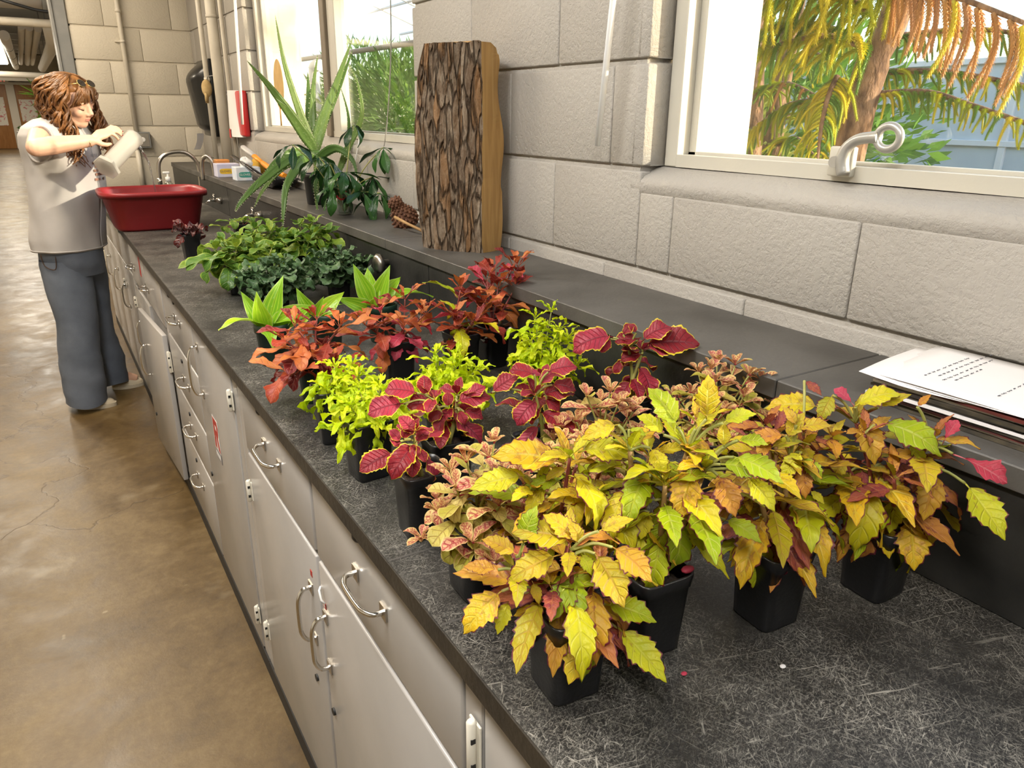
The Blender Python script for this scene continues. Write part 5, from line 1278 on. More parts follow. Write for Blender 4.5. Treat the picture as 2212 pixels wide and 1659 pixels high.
def person():
    O = V(.10, 4.20, 0)
    t = thing('person', 'person with curly brown hair in a sleeveless grey shirt and wide jeans pouring water', 'person', (.10, 4.20, 0))
    B = MB()
    f, r = V(.866, -.5, 0), V(-.5, -.866, 0)
    def p(a, b, z): return O + f * a + r * b + V(0, 0, z)
    rsh, lsh = V(.040, 4.07, 1.325), V(.175, 4.335, 1.325)
    elb, wri = V(.012, 3.85, 1.283), V(.232, 3.895, 1.310)
    lel, lwr = V(.165, 4.36, 1.09), V(.235, 4.235, 1.045)
    M30 = Matrix.Rotation(-math.radians(30), 3, 'Z')
    # trunk
    for c, rad in (((0, 0, .86), (.115, .155, .12)), ((0, 0, 1.0), (.10, .135, .14)), ((.005, 0, 1.16), (.112, .15, .14)), ((.0, 0, 1.27), (.095, .165, .085))):
        B.ell(p(*c), rad, 20, 12, M30)
    B.tube([rsh, p(0, .08, 1.335), p(0, 0, 1.35), p(0, -.08, 1.335), lsh], [.048, .056, .062, .056, .048], 14)
    neck = p(.02, 0, 1.34); Hc = V(.190, 4.145, 1.468)
    B.tube([p(.0, 0, 1.30), neck, Hc + V(-.01, .01, -.06)], [.058, .050, .047], 14)
    # head in its own frame: g forward, h to its right, q up
    g = V(.72, -.64, -.25).normalized(); h = g.cross(V(0, 0, 1)).normalized(); q = h.cross(g)
    MH = Matrix((g, -h, q)).transposed()
    def hp(a, b, c): return Hc + g * a + h * b + q * c
    B.ell(hp(-.012, 0, .012), (.096, .074, .098), 22, 16, MH)       # skull
    B.ell(hp(.022, 0, -.030), (.066, .058, .072), 18, 12, MH)       # face
    B.ell(hp(.052, 0, -.078), (.026, .030, .024), 14, 9, MH)        # chin
    B.tube([hp(.076, 0, .012), hp(.088, 0, -.012), hp(.100, 0, -.032)], [.010, .0115, .0125], 10)   # nose
    for s in (-1, 1):
        B.ell(hp(.090, s * .010, -.034), (.010, .009, .008), 10, 7, MH)
        B.ell(hp(.056, s * .034, -.032), (.026, .022, .022), 12, 8, MH)      # cheeks
        B.ell(hp(.066, s * .030, .014), (.018, .020, .010), 12, 8, MH)       # brow ridge
        B.ell(hp(.068, s * .030, -.006), (.014, .014, .0105), 12, 8, MH)     # closed lids
        B.tube([hp(.0, s * .056, -.045), hp(.03, s * .044, -.068), hp(.052, s * .02, -.084)], [.018, .017, .016], 10)  # jaw
        B.ell(hp(-.012, s * .075, -.012), (.016, .008, .028), 10, 8, MH)     # ears
    B.ell(hp(.074, 0, -.056), (.012, .020, .012), 12, 8, MH)
    # arms
    def limb(pts, rad): B.tube(smooth_path(pts, 5), [x for i in range(len(rad) - 1) for x in [lerp(rad[i], rad[i + 1], k / 5) for k in range(5)]] + [rad[-1]], 14)
    limb([rsh, rsh.lerp(elb, .45), elb], [.049, .043, .037]); B.ell(elb, (.038, .037, .037))
    limb([elb, elb.lerp(wri, .3), elb.lerp(wri, .7), wri], [.038, .039, .031, .024])
    limb([lsh, lsh.lerp(lel, .5), lel], [.047, .041, .036]); B.ell(lel, (.036, .036, .036))
    limb([lel, lel.lerp(lwr, .35), lwr], [.036, .036, .023])
    # right hand laid over the cylinder: palm and five fingers
    k0 = V(.290, 3.925, 1.338)
    pal = [wri, wri.lerp(k0, .5) + V(0, 0, .008), k0]
    across = V(-.10, -.80, -.55).normalized(); fwd = (k0 - wri).normalized()
    for s in (-1.4, -.5, .5, 1.4): B.tube([wri + across * s * .009, wri.lerp(k0, .5) + across * s * .014 + V(0, 0, .008), k0 + across * s * .0135], [.014, .0135, .0115], 10)
    tips = []
    for i, (s, ln, dr) in enumerate(((-1.5, .078, .010), (-.5, .088, .016), (.5, .084, .022), (1.5, .066, .026))):
        b0 = k0 + across * s * .0135
        a1 = b0 + fwd * ln * .42 + V(0, 0, .006 - dr * .2)
        a2 = b0 + fwd * ln * .76 + V(.0, 0, -.004 - dr * .55) + across * .003
        a3 = b0 + fwd * ln * .98 + V(0, 0, -.016 - dr) + across * .004
        B.tube([b0 - fwd * .01, b0, a1, a2, a3], [.0095, .0098, .0088, .0080, .0066], 10); B.ell(a3, (.0066, .0066, .0066), 8, 6)
        tips.append((a3, (a3 - a2).normalized()))
    th = [wri + across * .016 + fwd * .012, wri + across * .034 + fwd * .040 + V(0, 0, -.012), wri + across * .036 + fwd * .068 + V(0, 0, -.026), wri + across * .030 + fwd * .088 + V(0, 0, -.034)]
    B.tube(th, [.013, .0115, .0098, .0075], 10); B.ell(th[-1], (.0075, .0075, .0075), 8, 6)
    # left hand holding the tub rim
    k1 = V(.272, 4.150, 1.050); ac = V(.35, .2, -.9).normalized(); fd = (k1 - lwr).normalized()
    for s in (-1.4, -.5, .5, 1.4):
        B.tube([lwr + ac * s * .008, k1 + ac * s * .0125], [.0135, .0115], 9)
        b0 = k1 + ac * s * .0125
        B.tube([b0, b0 + fd * .034 + V(.004, 0, 0), b0 + fd * .054 + V(.014, .004, 0), b0 + fd * .062 + V(.028, .008, 0)], [.0098, .0090, .0082, .0068], 9)
    B.tube([lwr + ac * -.012, k1 + V(.004, -.01, .024), k1 + V(.022, -.028, .028)], [.0125, .0105, .008], 9)
    # legs and feet under the jeans
    for hip, kn, an, toe in ((p(0, .08, .84), V(.035, 4.14, .46), V(.01, 4.15, .075), V(.10, 4.12, .035)), (p(0, -.08, .84), V(.13, 4.33, .46), V(.18, 4.385, .075), V(.275, 4.385, .035))):
        limb([hip, hip.lerp(kn, .5), kn], [.085, .072, .052]); limb([kn, kn.lerp(an, .35), an], [.052, .050, .034])
        B.tube([an + V(-.02, 0, -.02), an.lerp(toe, .5), toe], [.034, .032, .024], 10)
    body = B.build('body', MAT['skin'], t)
    md = body.modifiers.new('remesh', 'REMESH'); md.mode = 'VOXEL'; md.voxel_size = .0042; md.use_smooth_shade = True
    sm = body.modifiers.new('smooth', 'SMOOTH'); sm.factor = .5; sm.iterations = 4
    dg = bpy.context.evaluated_depsgraph_get()
    me = bpy.data.meshes.new_from_object(body.evaluated_get(dg)); body.modifiers.clear(); old = body.data; body.data = me; bpy.data.meshes.remove(old)
    me.polygons.foreach_set('use_smooth', [True] * len(me.polygons))
    if not me.materials: me.materials.append(MAT['skin'])
    # face details
    lp = MB().ell(hp(.0805, 0, -.0535), (.0072, .0175, .0036), 14, 8, MH).ell(hp(.0795, 0, -.0595), (.0072, .0150, .0042), 14, 8, MH)
    lp.build('lips', MAT['lip'], t)
    for s in (-1, 1):
        MB().tube([hp(.0745, s * .014, .0205), hp(.0765, s * .028, .026), hp(.063, s * .046, .021)], [.0022, .0030, .0016], 6).build('eyebrow', MAT['brow_dark'], t)
        MB().tube([hp(.0745, s * .016, -.0105), hp(.0820, s * .029, -.0145), hp(.0700, s * .044, -.011)], [.0012, .0022, .0014], 6).build('eyelashes', MAT['brow_dark'], t)
    for a, d in tips: MB().ell(a + d * .001 + V(-.001, -.002, .0035), (.0052, .0052, .0042), 8, 6).build('fingernail', MAT['nail_red'], t)
    MB().tube([wri + fwd * -.012 + (across * math.cos(x) + fwd.cross(across) * math.sin(x)) * .0275 for x in [2 * PI * i / 20 for i in range(21)]], .0016, 6, cap=False).build('bracelet', MAT['gold'], t)
    rb = k0 + across * -.0068 + fwd * .022
    MB().tube([rb + (across * math.cos(x) + V(0, 0, 1) * math.sin(x)) * .0105 for x in [2 * PI * i / 16 for i in range(17)]], .0014, 6, cap=False).build('ring', MAT['chrome'], t)
    # hair: a cap plus curly locks
    H = MB()
    def cap(u, v):
        th_, a = u * PI * .60, v * 2 * PI
        d = V(math.sin(th_) * math.cos(a), math.sin(th_) * math.sin(a), math.cos(th_))
        k = 1.0
        fr = max(0, d.x) * max(0, .75 - d.z)
        R = V(.101, .088, .103)
        if d.x > .3 and d.z < .45: R *= .86
        w = 1 + .035 * math.sin(9 * a + 6 * u) * u
        return hp(-.014 + d.x * R.x * w, -d.y * R.y * w, .016 + d.z * R.z * w)
    H.grid(cap, 16, 32, uv=False)
    H.build('hair_cap', MAT['hair_brown'], t)
    rg = random.Random(5); n_l = 0
    LK = MB()
    for i in range(260):
        a = rg.uniform(-PI, PI)                               # direction round the head, 0 = face
        if abs(a) < 1.08: continue
        bang = abs(a) < .95
        st = hp(.02 * math.cos(a) + rg.uniform(-.03, .04), .012 + .03 * math.sin(a), .112 + rg.uniform(-.006, .004))
        ca, sa = math.cos(a), math.sin(a)
        ln = rg.uniform(.19, .29) if abs(a) > .9 else rg.uniform(.13, .28)
        out = rg.uniform(1.0, 1.36)
        pts = []; K = 24; ph = rg.uniform(0, 6.3); fr = rg.uniform(2.6, 4.6); am = rg.uniform(.010, .022)
        for k in range(K):
            s = k / (K - 1)
            # over the crown, then down beside the head and onto the shoulders
            th_ = min(1.0, s * 2.2) * PI * .52
            R = .100 * out
            x_ = math.sin(th_) * ca * R * (1.02 if ca < 0 else .92); y_ = math.sin(th_) * sa * R * .95
            zz = math.cos(th_) * .105
            drop = max(0, s - .42) / .58 * ln
            base = Hc + g * (x_ - .014) + h * y_ + q * (zz + .016)
            base = base + V(0, 0, -drop) + (V(g.x, g.y, 0) * .05 * drop / .2)
            w1 = am * min(1, s * 2.5)
            base = base + h * (math.sin(ph + s * fr * 6.3) * w1) + g * (math.cos(ph + s * fr * 6.3) * w1)
            pts.append(base)
        r0 = rg.uniform(.0045, .0085)
        LK.tube(pts, [r0 * (.7 + .5 * math.sin(PI * min(1, k / (K - 1) * 1.1))) * (1 if k < K - 2 else .5) for k in range(K)], 6, flat=.65)
    o = LK.build('hair_locks', MAT['hair_brown'], t); o['kind'] = 'stuff'
    BG = MB()
    for i in range(34):                                        # fringe falling to both sides of the forehead
        s0 = rg.uniform(-1, 1); sg = 1 if s0 > 0 else -1
        pts = []
        for k in range(9):
            s = k / 8
            pts.append(hp(.055 + .052 * math.sin(s * 1.7) - .045 * s * abs(s0) - .012 * s, s0 * (.020 + .046 * s) + sg * .012 * s, .100 - .030 * s - (.050 + .035 * abs(s0)) * s * s) + h * (.004 * math.sin(s * 11 + i)))
        BG.tube(pts, [.004, .0055, .006, .006, .0055, .005, .004, .003, .0015], 6, flat=.6)
    o = BG.build('fringe', MAT['hair_brown'], t); o['kind'] = 'stuff'
    # shirt
    S = MB()
    rows = [(.805, .074, .146, .172), (.86, .078, .148, .174), (.95, .096, .146, .172), (1.06, .108, .148, .172), (1.15, .114, .148, .174), (1.22, .113, .145, .182), (1.28, .112, .140, .196), (1.325, .110, .128, .202), (1.362, .112, .108, .188), (1.392, .118, .080, .125), (1.400, .125, .062, .08)]
    def shirt(u, v):
        x = u * (len(rows) - 1); i = min(int(x), len(rows) - 2); k = x - i
        z, cx, dx, dy = [lerp(rows[i][j], rows[i + 1][j], k) for j in range(4)]
        a = v * 2 * PI; e = 2.5
        ca, sa = math.cos(a), math.sin(a); kk = (abs(ca) ** e + abs(sa) ** e) ** (-1 / e)
        fold = 1 + .022 * math.sin(a * 5 + z * 9) * (1 - u) + .015 * math.sin(a * 9 - z * 22) * (1 - u) + .02 * math.sin(z * 26 + a * 2) * (.2 + max(0, ca)) * .6
        c = V(cx, 4.20, z); lf, lr = ca * dx * kk * fold, sa * dy * kk * fold
        return c + f * lf + r * lr
    S.grid(shirt, 44, 72, uv=False)
    so = S.build('shirt', MAT['shirt_grey'], t); md = so.modifiers.new('thick', 'SOLIDIFY'); md.thickness = .003
    # armhole rim of the near shoulder
    c0 = rsh + V(-.012, -.035, -.035); e1 = V(.75, -.35, .1).normalized(); e2 = V(.12, -.1, 1).normalized()
    MB().tube([c0 + e1 * (.058 * math.cos(x)) + e2 * (.078 * math.sin(x)) + V(.005, -.01, 0) for x in [2 * PI * i / 26 for i in range(27)]], .0055, 7, cap=False).build('armhole_hem', MAT['shirt_grey'], t)
    hem = [Vector(shirt(0.004, i / 60)) + V(0, 0, .004) for i in range(61)]
    MB().tube(hem, .0035, 6, cap=False).build('shirt_hem', MAT['shirt_grey'], t)
    # chest print: faded lettering and a dark picture
    nf = V(.80, -.60, 0).normalized(); sd = V(.60, .80, 0)
    def on_shirt(a_, z_):
        b = min(((abs(shirt(w_ / 40, a_)[2] - z_), w_ / 40) for w_ in range(41)))[1]
        return Vector(shirt(b, a_))
    pr = MB()
    for i in range(9):
        for j in range(8):
            if rg.random() < .35: continue
            a_, z_ = .985 + .0095 * i - .04, 1.135 + .0105 * j - (.012 if rg.random() < .4 else 0)
            c_ = on_shirt(a_ % 1, z_); n_ = (c_ - V(.1, 4.2, c_.z)).normalized(); sx = V(0, 0, 1).cross(n_)
            pr.add([c_ + n_ * .004 + sx * u_ * .0062 + V(0, 0, 1) * w_ * .0056 for u_, w_ in ((-1, -1), (1, -1), (1, 1), (-1, 1))], [(0, 1, 2, 3)])
    o = pr.build('chest_print', MAT['print_brown'], t); o['kind'] = 'stuff'
    a_ = .93
    lw = MB()
    for k, (dx_, hgt) in enumerate(((0, 1.6), (.02, 1), (.032, 1), (.044, 1), (.056, 1), (.068, 1), (.080, 1))):
        c_ = on_shirt((a_ + dx_ * 1.1) % 1, 1.245 - .12 * dx_); n_ = (c_ - V(.1, 4.2, c_.z)).normalized(); sx = V(0, 0, 1).cross(n_)
        s_ = .0085 * hgt
        if k == 0:
            P_ = [c_ + n_ * .004 + sx * x_ * s_ + V(0, 0, 1) * y_ * s_ for x_, y_ in ((-1, 1), (-.5, -1), (0, .5), (.5, -1), (1, 1))]
        else:
            P_ = [c_ + n_ * .004 + sx * x_ * s_ * .5 + V(0, 0, 1) * y_ * s_ * .8 for x_, y_ in ((-.6, -1), (-.6, 1), (.4, .6), (-.4, 0), (.6, -1))]
        lw.tube(P_, .0013 if k == 0 else .0006, 5)
    o = lw.build('chest_lettering', MAT['sticker_grey'], t); o['kind'] = 'stuff'
    # jeans: hips and two wide legs, each ring is (z, x, y, rx, ry)
    J = MB()
    def tube_rings(rings, n=28, seed=0):
        vs_ = []
        R2 = []
        for i in range((len(rings) - 1) * 4 + 1):
            x = i / 4; k = min(int(x), len(rings) - 2); w = x - k
            R2.append([lerp(rings[k][j], rings[k + 1][j], w) for j in range(5)])
        for z, cx, cy, rx, ry in R2:
            for j in range(n):
                a = 2 * PI * j / n
                fo = 1 + .05 * math.sin(a * 3 + z * 14 + seed) * (1 - min(1, z / .75)) + .025 * math.sin(z * 55 + a * 2 + seed) * (1 if z < .3 else .4)
                vs_.append((cx + rx * math.cos(a) * fo, cy + ry * math.sin(a) * fo, z + (.010 * math.sin(a * 2 + seed) if z < .05 else 0)))
        J.add(vs_, [(i * n + j, i * n + (j + 1) % n, (i + 1) * n + (j + 1) % n, (i + 1) * n + j) for i in range(len(R2) - 1) for j in range(n)], True)
    tube_rings([(.86, .076, 4.21, .135, .165), (.80, .076, 4.21, .140, .172), (.73, .072, 4.22, .142, .17), (.68, .072, 4.23, .140, .16)])
    tube_rings([(.76, .040, 4.16, .108, .105), (.62, .040, 4.15, .106, .100), (.46, .043, 4.14, .092, .092), (.32, .030, 4.14, .094, .095), (.18, .024, 4.14, .098, .10), (.035, .014, 4.14, .094, .105)], seed=1)
    tube_rings([(.76, .118, 4.30, .100, .10), (.62, .128, 4.31, .092, .095), (.46, .122, 4.33, .088, .09), (.32, .116, 4.35, .090, .095), (.18, .140, 4.37, .095, .10), (.045, .148, 4.38, .092, .10)], seed=4)
    jo = J.build('jeans', MAT['denim'], t)
    pk = MB().tube(smooth_path([(-.052, 4.085, .80), (-.045, 4.085, .745), (-.005, 4.055, .73), (.005, 4.05, .79)], 4), .0022, 5)
    pk.build('pocket_seam', MAT['brow_dark'], t)
    # shoes
    for (x0, y0, x1, y1) in ((-.03, 4.16, .145, 4.11), (.15, 4.385, .312, 4.385)):
        a0, b0 = V(x0, y0, 0), V(x1, y1, 0); d = (b0 - a0).normalized(); s_ = V(-d.y, d.x, 0); ln = (b0 - a0).length
        def shoe(u, v, up=True):
            a = v * PI; w = .042 * (math.sin(PI * min(1, .12 + u * .9)) ** .45); hgt = lerp(.070, .036, min(1, max(0, u - .25) / .45)) * math.sin(PI / 2 * min(1, (1.005 - u) / .16)) ** .6
            return a0 + d * (ln * u) + s_ * (w * math.cos(a)) + V(0, 0, .016 + (hgt - .012) * math.sin(a) ** .7)
        so_ = MB().grid(shoe, 14, 12, uv=False).build('shoe', MAT['shoe_cream'], t)
        P_ = []
        q_ = MB()
        pts = [a0 + d * (ln * (.5 - .515 * math.cos(x))) + s_ * (.046 * math.sin(x)) for x in [2 * PI * i / 30 for i in range(30)]]
        n_ = 30
        q_.add([tuple(x) for x in pts] + [(x.x, x.y, .019) for x in pts], [tuple(range(n_))[::-1], tuple(range(n_, 2 * n_))] + [(i, (i + 1) % n_, n_ + (i + 1) % n_, n_ + i) for i in range(n_)])
        x_ = q_.build('sole', MAT['shoe_sole']); x_.parent = so_
        for k in range(3):
            u_ = .38 + .1 * k
            lc = MB().tube([shoe(u_, .35) + V(0, 0, .002), shoe(u_ + .02, .5) + V(0, 0, .004), shoe(u_, .65) + V(0, 0, .002)], .0022, 5).build('lace', MAT['shoe_sole']); lc.parent = so_
    # sunglasses pushed up into the hair
    sg = thing('sunglasses', 'dark sunglasses with gold bridge pushed up on the brown hair', 'sunglasses', tuple(hp(.06, 0, .10)))
    for s in (-1, 1):
        c_ = hp(.062, s * .030, .096); nn = (g * .72 + q * .7).normalized(); e1, e2 = h, nn.cross(h)
        q_ = MB(); k_ = 20
        q_.add([c_ + nn * (.004 if i < k_ else .0065) + e1 * (.023 * math.cos(2 * PI * i / k_)) + e2 * (.017 * math.sin(2 * PI * i / k_)) for i in range(2 * k_)], [tuple(range(k_))[::-1], tuple(range(k_, 2 * k_))] + [(i, (i + 1) % k_, k_ + (i + 1) % k_, k_ + i) for i in range(k_)])
        lo_ = q_.build('lens', MAT['lens_dark'], sg)
        MB().tube([c_ + nn * .005 + e1 * (.0236 * math.cos(2 * PI * i / 24)) + e2 * (.0176 * math.sin(2 * PI * i / 24)) for i in range(25)], .0013, 6, cap=False).build('rim', MAT['gold'], sg)
        MB().tube([c_ + e1 * s * .023 + nn * .004, hp(.0, s * .088, .07), hp(-.05, s * .09, .045)], .0016, 6).build('temple', MAT['gold'], sg)
    MB().tube([hp(.066, -.009, .100), hp(.071, 0, .104), hp(.066, .009, .100)], .0016, 6).build('bridge', MAT['gold'], sg)
person()
# ---- red tub
def tub():
    cx, cy = .440, 3.915
    t = thing('wash_tub', 'deep red plastic wash tub standing on the end of the worktop', 'tub', (cx, cy, CZ))
    prof = [(.0, .004, 0), (.155, .004, 1), (.168, .0, 1), (.180, .012, 1), (.212, .150, 1), (.226, .152, 1), (.228, .148, 1), (.229, .170, 1), (.224, .174, 1), (.212, .172, 1), (.206, .160, 1), (.172, .020, 1), (.16, .012, 1), (0, .012, 0)]
    b = MB().lathe([(r_, z_) for r_, z_, _ in prof], 64, sq=4.5)
    b.v = [(x + cx, y * .86 + cy, z_ + CZ) for x, y, z_ in b.v]
    b.build('tub', MAT['tub_red'], t)
    w_ = MB().lathe([(.183, .055), (0, .055)], 48, sq=4.5); w_.v = [(x + cx, y * .86 + cy, z_ + CZ) for x, y, z_ in w_.v]
    w_.build('water', MAT['clear_glass'], t)
tub()
def cyl_mat():
    m, nt, b, out = nodes('milky_plastic')
    b.inputs['Base Color'].default_value = (.70, .68, .62, 1); b.inputs['Roughness'].default_value = .35
    tr = nt.nodes.new('ShaderNodeBsdfTranslucent'); tr.inputs[0].default_value = (.72, .70, .64, 1)
    tp = nt.nodes.new('ShaderNodeBsdfTransparent')
    m1 = nt.nodes.new('ShaderNodeMixShader'); m1.inputs[0].default_value = .5; m2 = nt.nodes.new('ShaderNodeMixShader'); m2.inputs[0].default_value = .28
    L(nt, b.outputs[0], m1.inputs[1]); L(nt, tr.outputs[0], m1.inputs[2]); L(nt, m1.outputs[0], m2.inputs[1]); L(nt, tp.outputs[0], m2.inputs[2]); L(nt, m2.outputs[0], out.inputs[0])
    MAT['milky_plastic'] = m
cyl_mat()
def cylinder():
    a, b = V(.267, 3.835, 1.200), V(.408, 3.968, 1.318)
    t = thing('measuring_cylinder', 'milky plastic measuring cylinder tipped over the red tub in one hand', 'cylinder', tuple(a))
    d = (b - a).normalized(); ln = (b - a).length
    M_ = d.to_track_quat('Z', 'Y').to_matrix()
    MB().lathe([(.0, .004), (.034, .004), (.036, .0), (.0375, .02), (.039, ln - .01), (.041, ln), (.0385, ln), (.036, ln - .012), (.034, .01), (0, .01)], 28, a, M=M_).build('barrel', MAT['milky_plastic'], t)
    MB().lathe([(.056, -.010), (.058, -.006), (.058, .004), (.040, .014)], 6, a, smooth=False, M=M_).build('hexagon_foot', MAT['milky_plastic'], t)
    MB().lathe([(.033, .012), (.0345, ln * .62), (0, ln * .60)], 24, a, M=M_).build('water', MAT['clear_glass'], t)
    lip = b + d.cross(V(0, 0, 1)).cross(d) * -.036 + d * .002
    P_ = smooth_path([lip, lip + V(.012, .0, -.035), V(.452, 3.99, 1.21), V(.462, 3.985, 1.12), V(.468, 3.975, .985)], 7); n_ = len(P_)
    s = MB(); rg = random.Random(2)
    s.tube([p_ + V(rg.uniform(-.0015, .0015), 0, 0) for p_ in P_], [.0085 - .004 * i / n_ + rg.uniform(-.0014, .0014) for i in range(n_)], 10, flat=.6)
    tag(s.build('water_stream', MAT['clear_rod']), 'thin stream of water falling from the cylinder into the red tub', 'water')
cylinder()
# ---------------------------------------------------------------- corridor behind the opening
EY = 36.0
simple('door_wood', (.30, .125, .028), .4, col2=(.38, .17, .045), nscale=3, stretch=(6, 6, 1))
simple('duct_grey', (.42, .40, .37), .5, col2=(.34, .32, .29), nscale=2)
simple('pipe_white', (.74, .70, .63), .5)
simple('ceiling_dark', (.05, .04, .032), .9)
simple('tube_light', (1, 1, 1), .5, emit=((1, .93, .8), 12))
simple('exit_red', (.45, .05, .04), .5, emit=((1, .15, .10), .8))
simple('art_print', (.80, .78, .72), .6, col2=(.60, .20, .22), nscale=9, lo=.55, hi=.62)
struct('wall_end', MB().box((-3.2, EY, 0), (2.4, EY + .2, 4)), MAT['paint_smooth'])
struct('wall_corridor', MB().box((1.5, BY + .21, 0), (1.7, EY, 4)), MAT['paint_smooth'])
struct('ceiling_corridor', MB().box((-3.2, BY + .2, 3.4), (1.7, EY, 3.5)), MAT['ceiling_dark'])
struct('trim_10', MB().box((-3.2, BY + .0, CEIL - .02), (.245, BY + .2, 3.8)), MAT['paint_smooth'])
def Yp(px, py, Y): return None
# doors at the far end (wood slabs between a white steel frame)
struct('door_1', MB().box((-1.75, EY - .08, 0), (-.49, EY - .01, 2.32), .01), MAT['door_wood'])
struct('door_2', MB().box((-.21, EY - .08, 0), (.46, EY - .01, 2.32), .01), MAT['door_wood'])
struct('trim_11', MB().box((-.49, EY - .12, 0), (-.21, EY - .005, 2.32), .01).box((-1.9, EY - .14, 2.321), (.6, EY - .005, 2.42), .01), MAT['pipe_white'])
for lb, x0, x1, z0, z1 in (('pale poster pinned on the left corridor door', -1.05, -.62, .85, 1.87), ('colourful notice pinned on the right corridor door', -.14, .40, 1.0, 1.80)):
    tag(MB().box((x0, EY - .10, z0), (x1, EY - .085, z1)).build('poster', MAT['art_print']), lb, 'poster')
t = thing('exit_sign', 'red exit sign above the corridor doors', 'sign', (-.6, EY - .2, 2.45))
MB().box((-.92, EY - .22, 2.39), (-.34, EY - .16, 2.63), .01).build('case', MAT['pipe_white'], t)
text('lettering', 'EXIT', (-.90, EY - .225, 2.425), .24, MAT['exit_red'], t)
t = thing('strip_light', 'lit fluorescent strip in the corridor ceiling', 'light', (-.25, 12.5, 2.12))
MB().box((-.42, 10.0, 2.13), (-.09, 15.5, 2.17), .005).build('housing', MAT['pipe_white'], t)
MB().box((-.40, 10.05, 2.118), (-.11, 15.45, 2.13)).build('diffuser', MAT['tube_light'], t)
def run(label, pts, r, mat='pipe_white', name='ceiling_pipe', rings=()):
    t = thing(name, label, 'pipe', tuple(pts[0]))
    MB().tube(pts, r, 14).build('tube', MAT[mat], t)
    for k in rings:
        a, b = Vector(pts[0]), Vector(pts[-1]); p = a.lerp(b, k); d = (b - a).normalized() * .03
        MB().tube([p - d, p + d], r * 1.06, 14).build('band', MAT['steel_grey'], t)
    return t
run('wide grey duct crossing the corridor ceiling', [(-1.8, 8.0, 2.37), (.9, 8.0, 2.35)], .135, 'duct_grey', 'ceiling_duct', (.6, .78))
run('black cable sagging below the grey duct', smooth_path([(-.1, 7.75, 2.28), (.12, 7.75, 2.22), (.3, 7.75, 2.19), (.7, 7.75, 2.2)], 5), .012, 'black_rubber', 'ceiling_cable')
run('beige pipe crossing the corridor below the duct', [(-1.8, 8.1, 2.135), (.9, 8.1, 2.13)], .034, 'pipe_paint')
for k, (x0, x1, y0, y1, z0, z1, r) in enumerate(((.105, .075, 8.9, 16, 2.16, 2.17, .030), (.165, .170, 8.9, 16, 2.16, 2.17, .036), (.235, .240, 8.9, 16, 2.15, 2.17, .032), (-.045, -.005, 9.2, 16, 2.10, 2.11, .046))):
    run(('leftmost of three parallel white ceiling pipes', 'middle of three parallel white ceiling pipes', 'rightmost of three parallel white ceiling pipes', 'banded grey insulated ceiling pipe left of the three')[k], [(x0, y0, z0), (x1, y1, z1)], r, rings=(.25, .5, .75) if k == 3 else ())
run('large white elbow duct dropping beside the steel jamb', smooth_path([(.315, 8.5, 2.16), (.318, 8.5, 2.08), (.325, 8.7, 2.02), (.33, 9.5, 2.01), (.33, 14, 2.02)], 5), .055, 'pipe_white', 'elbow_duct', (.02,))
for y_ in (9.6, 11.5, 13.4): MB().tube([(.33, y_, 2.05), (.33, y_, 3.4)], .006, 6).build('hanger', MAT['steel_grey'], bpy.data.objects['elbow_duct'])
run('white pipe with an elbow running above the corridor doors', smooth_path([(-1.5, 18, 2.06), (-.3, 18, 2.06), (.45, 18, 2.05), (.57, 18, 2.02), (.60, 18, 1.9), (.60, 18, 1.6)], 5), .055)
struct('trim_12', MB().box((-1.8, 24, 2.12), (1.5, 24.2, 2.24)), MAT['pipe_white'])
for k in range(9):
    y = 9.5 + k * 1.2
    tag(MB().box((-1.8, y, 2.5), (1.48, y + .08, 2.64), .004).build('ceiling_joist', MAT['duct_grey']), '%s dusty joist across the dark corridor ceiling' % ('nearest', 'second nearest', 'third nearest', 'fourth nearest', 'middle', 'fourth farthest', 'third farthest', 'second farthest', 'farthest')[k], 'joist', 'corridor ceiling joists')
# cart with seed trays
cx, cy = -.05, 26.0
t = thing('utility_cart', 'white wheeled cart carrying green seedlings in the corridor', 'cart', (cx, cy, 0))
for z_ in (.30, .82): MB().box((cx - .25, cy - .3, z_), (cx + .35, cy + .3, z_ + .035), .01).build('shelf', MAT['white_plastic'], t)
for sx in (-.23, .33):
    for sy in (-.28, .28):
        MB().box((cx + sx - .025, cy + sy - .025, .12), (cx + sx + .025, cy + sy + .025, .82), .006).build('post', MAT['white_plastic'], t)
        MB().tube([(cx + sx - .02, cy + sy, .06), (cx + sx + .02, cy + sy, .06)], .06, 14).build('wheel', MAT['black_rubber'], t)
def bush(mb, c, rad, n, ll, lw, seed, up=.3):
    rg = random.Random(seed); c = Vector(c)
    for i in range(n):
        d = V(rg.gauss(0, 1), rg.gauss(0, 1), rg.gauss(0, 1)).normalized()
        p = c + V(d.x * rad[0], d.y * rad[1], d.z * rad[2]) * rg.uniform(.35, 1.0) ** .6
        a = (d + V(rg.uniform(-.8, .8), rg.uniform(-.8, .8), rg.uniform(-.6, .6) + up)).normalized()
        s = a.orthogonal().normalized(); s = (Matrix.Rotation(rg.uniform(0, 6.3), 3, a) @ s)
        l_, w_ = ll * rg.uniform(.6, 1.3), lw * rg.uniform(.6, 1.3); nn = a.cross(s)
        mb.add([p, p + a * l_ * .5 + s * w_ + nn * w_ * .3, p + a * l_, p + a * l_ * .5 - s * w_ + nn * w_ * .3], [(0, 1, 2, 3)], True, [(0, .5), (.5, .9), (1, .5), (.5, .1)])
leaf_mat('foliage_mid', [(.05, .14, .02), (.10, .24, .03), (.22, .36, .05)], vn=2, vw=.01, transl=.35, bs=1)
leaf_mat('foliage_light', [(.12, .26, .05), (.24, .36, .05), (.40, .44, .10)], vn=2, vw=.01, transl=.4, bs=1)
t = thing('seed_tray', 'tray of green seedlings on top of the white cart', 'tray', (cx, cy, .86))
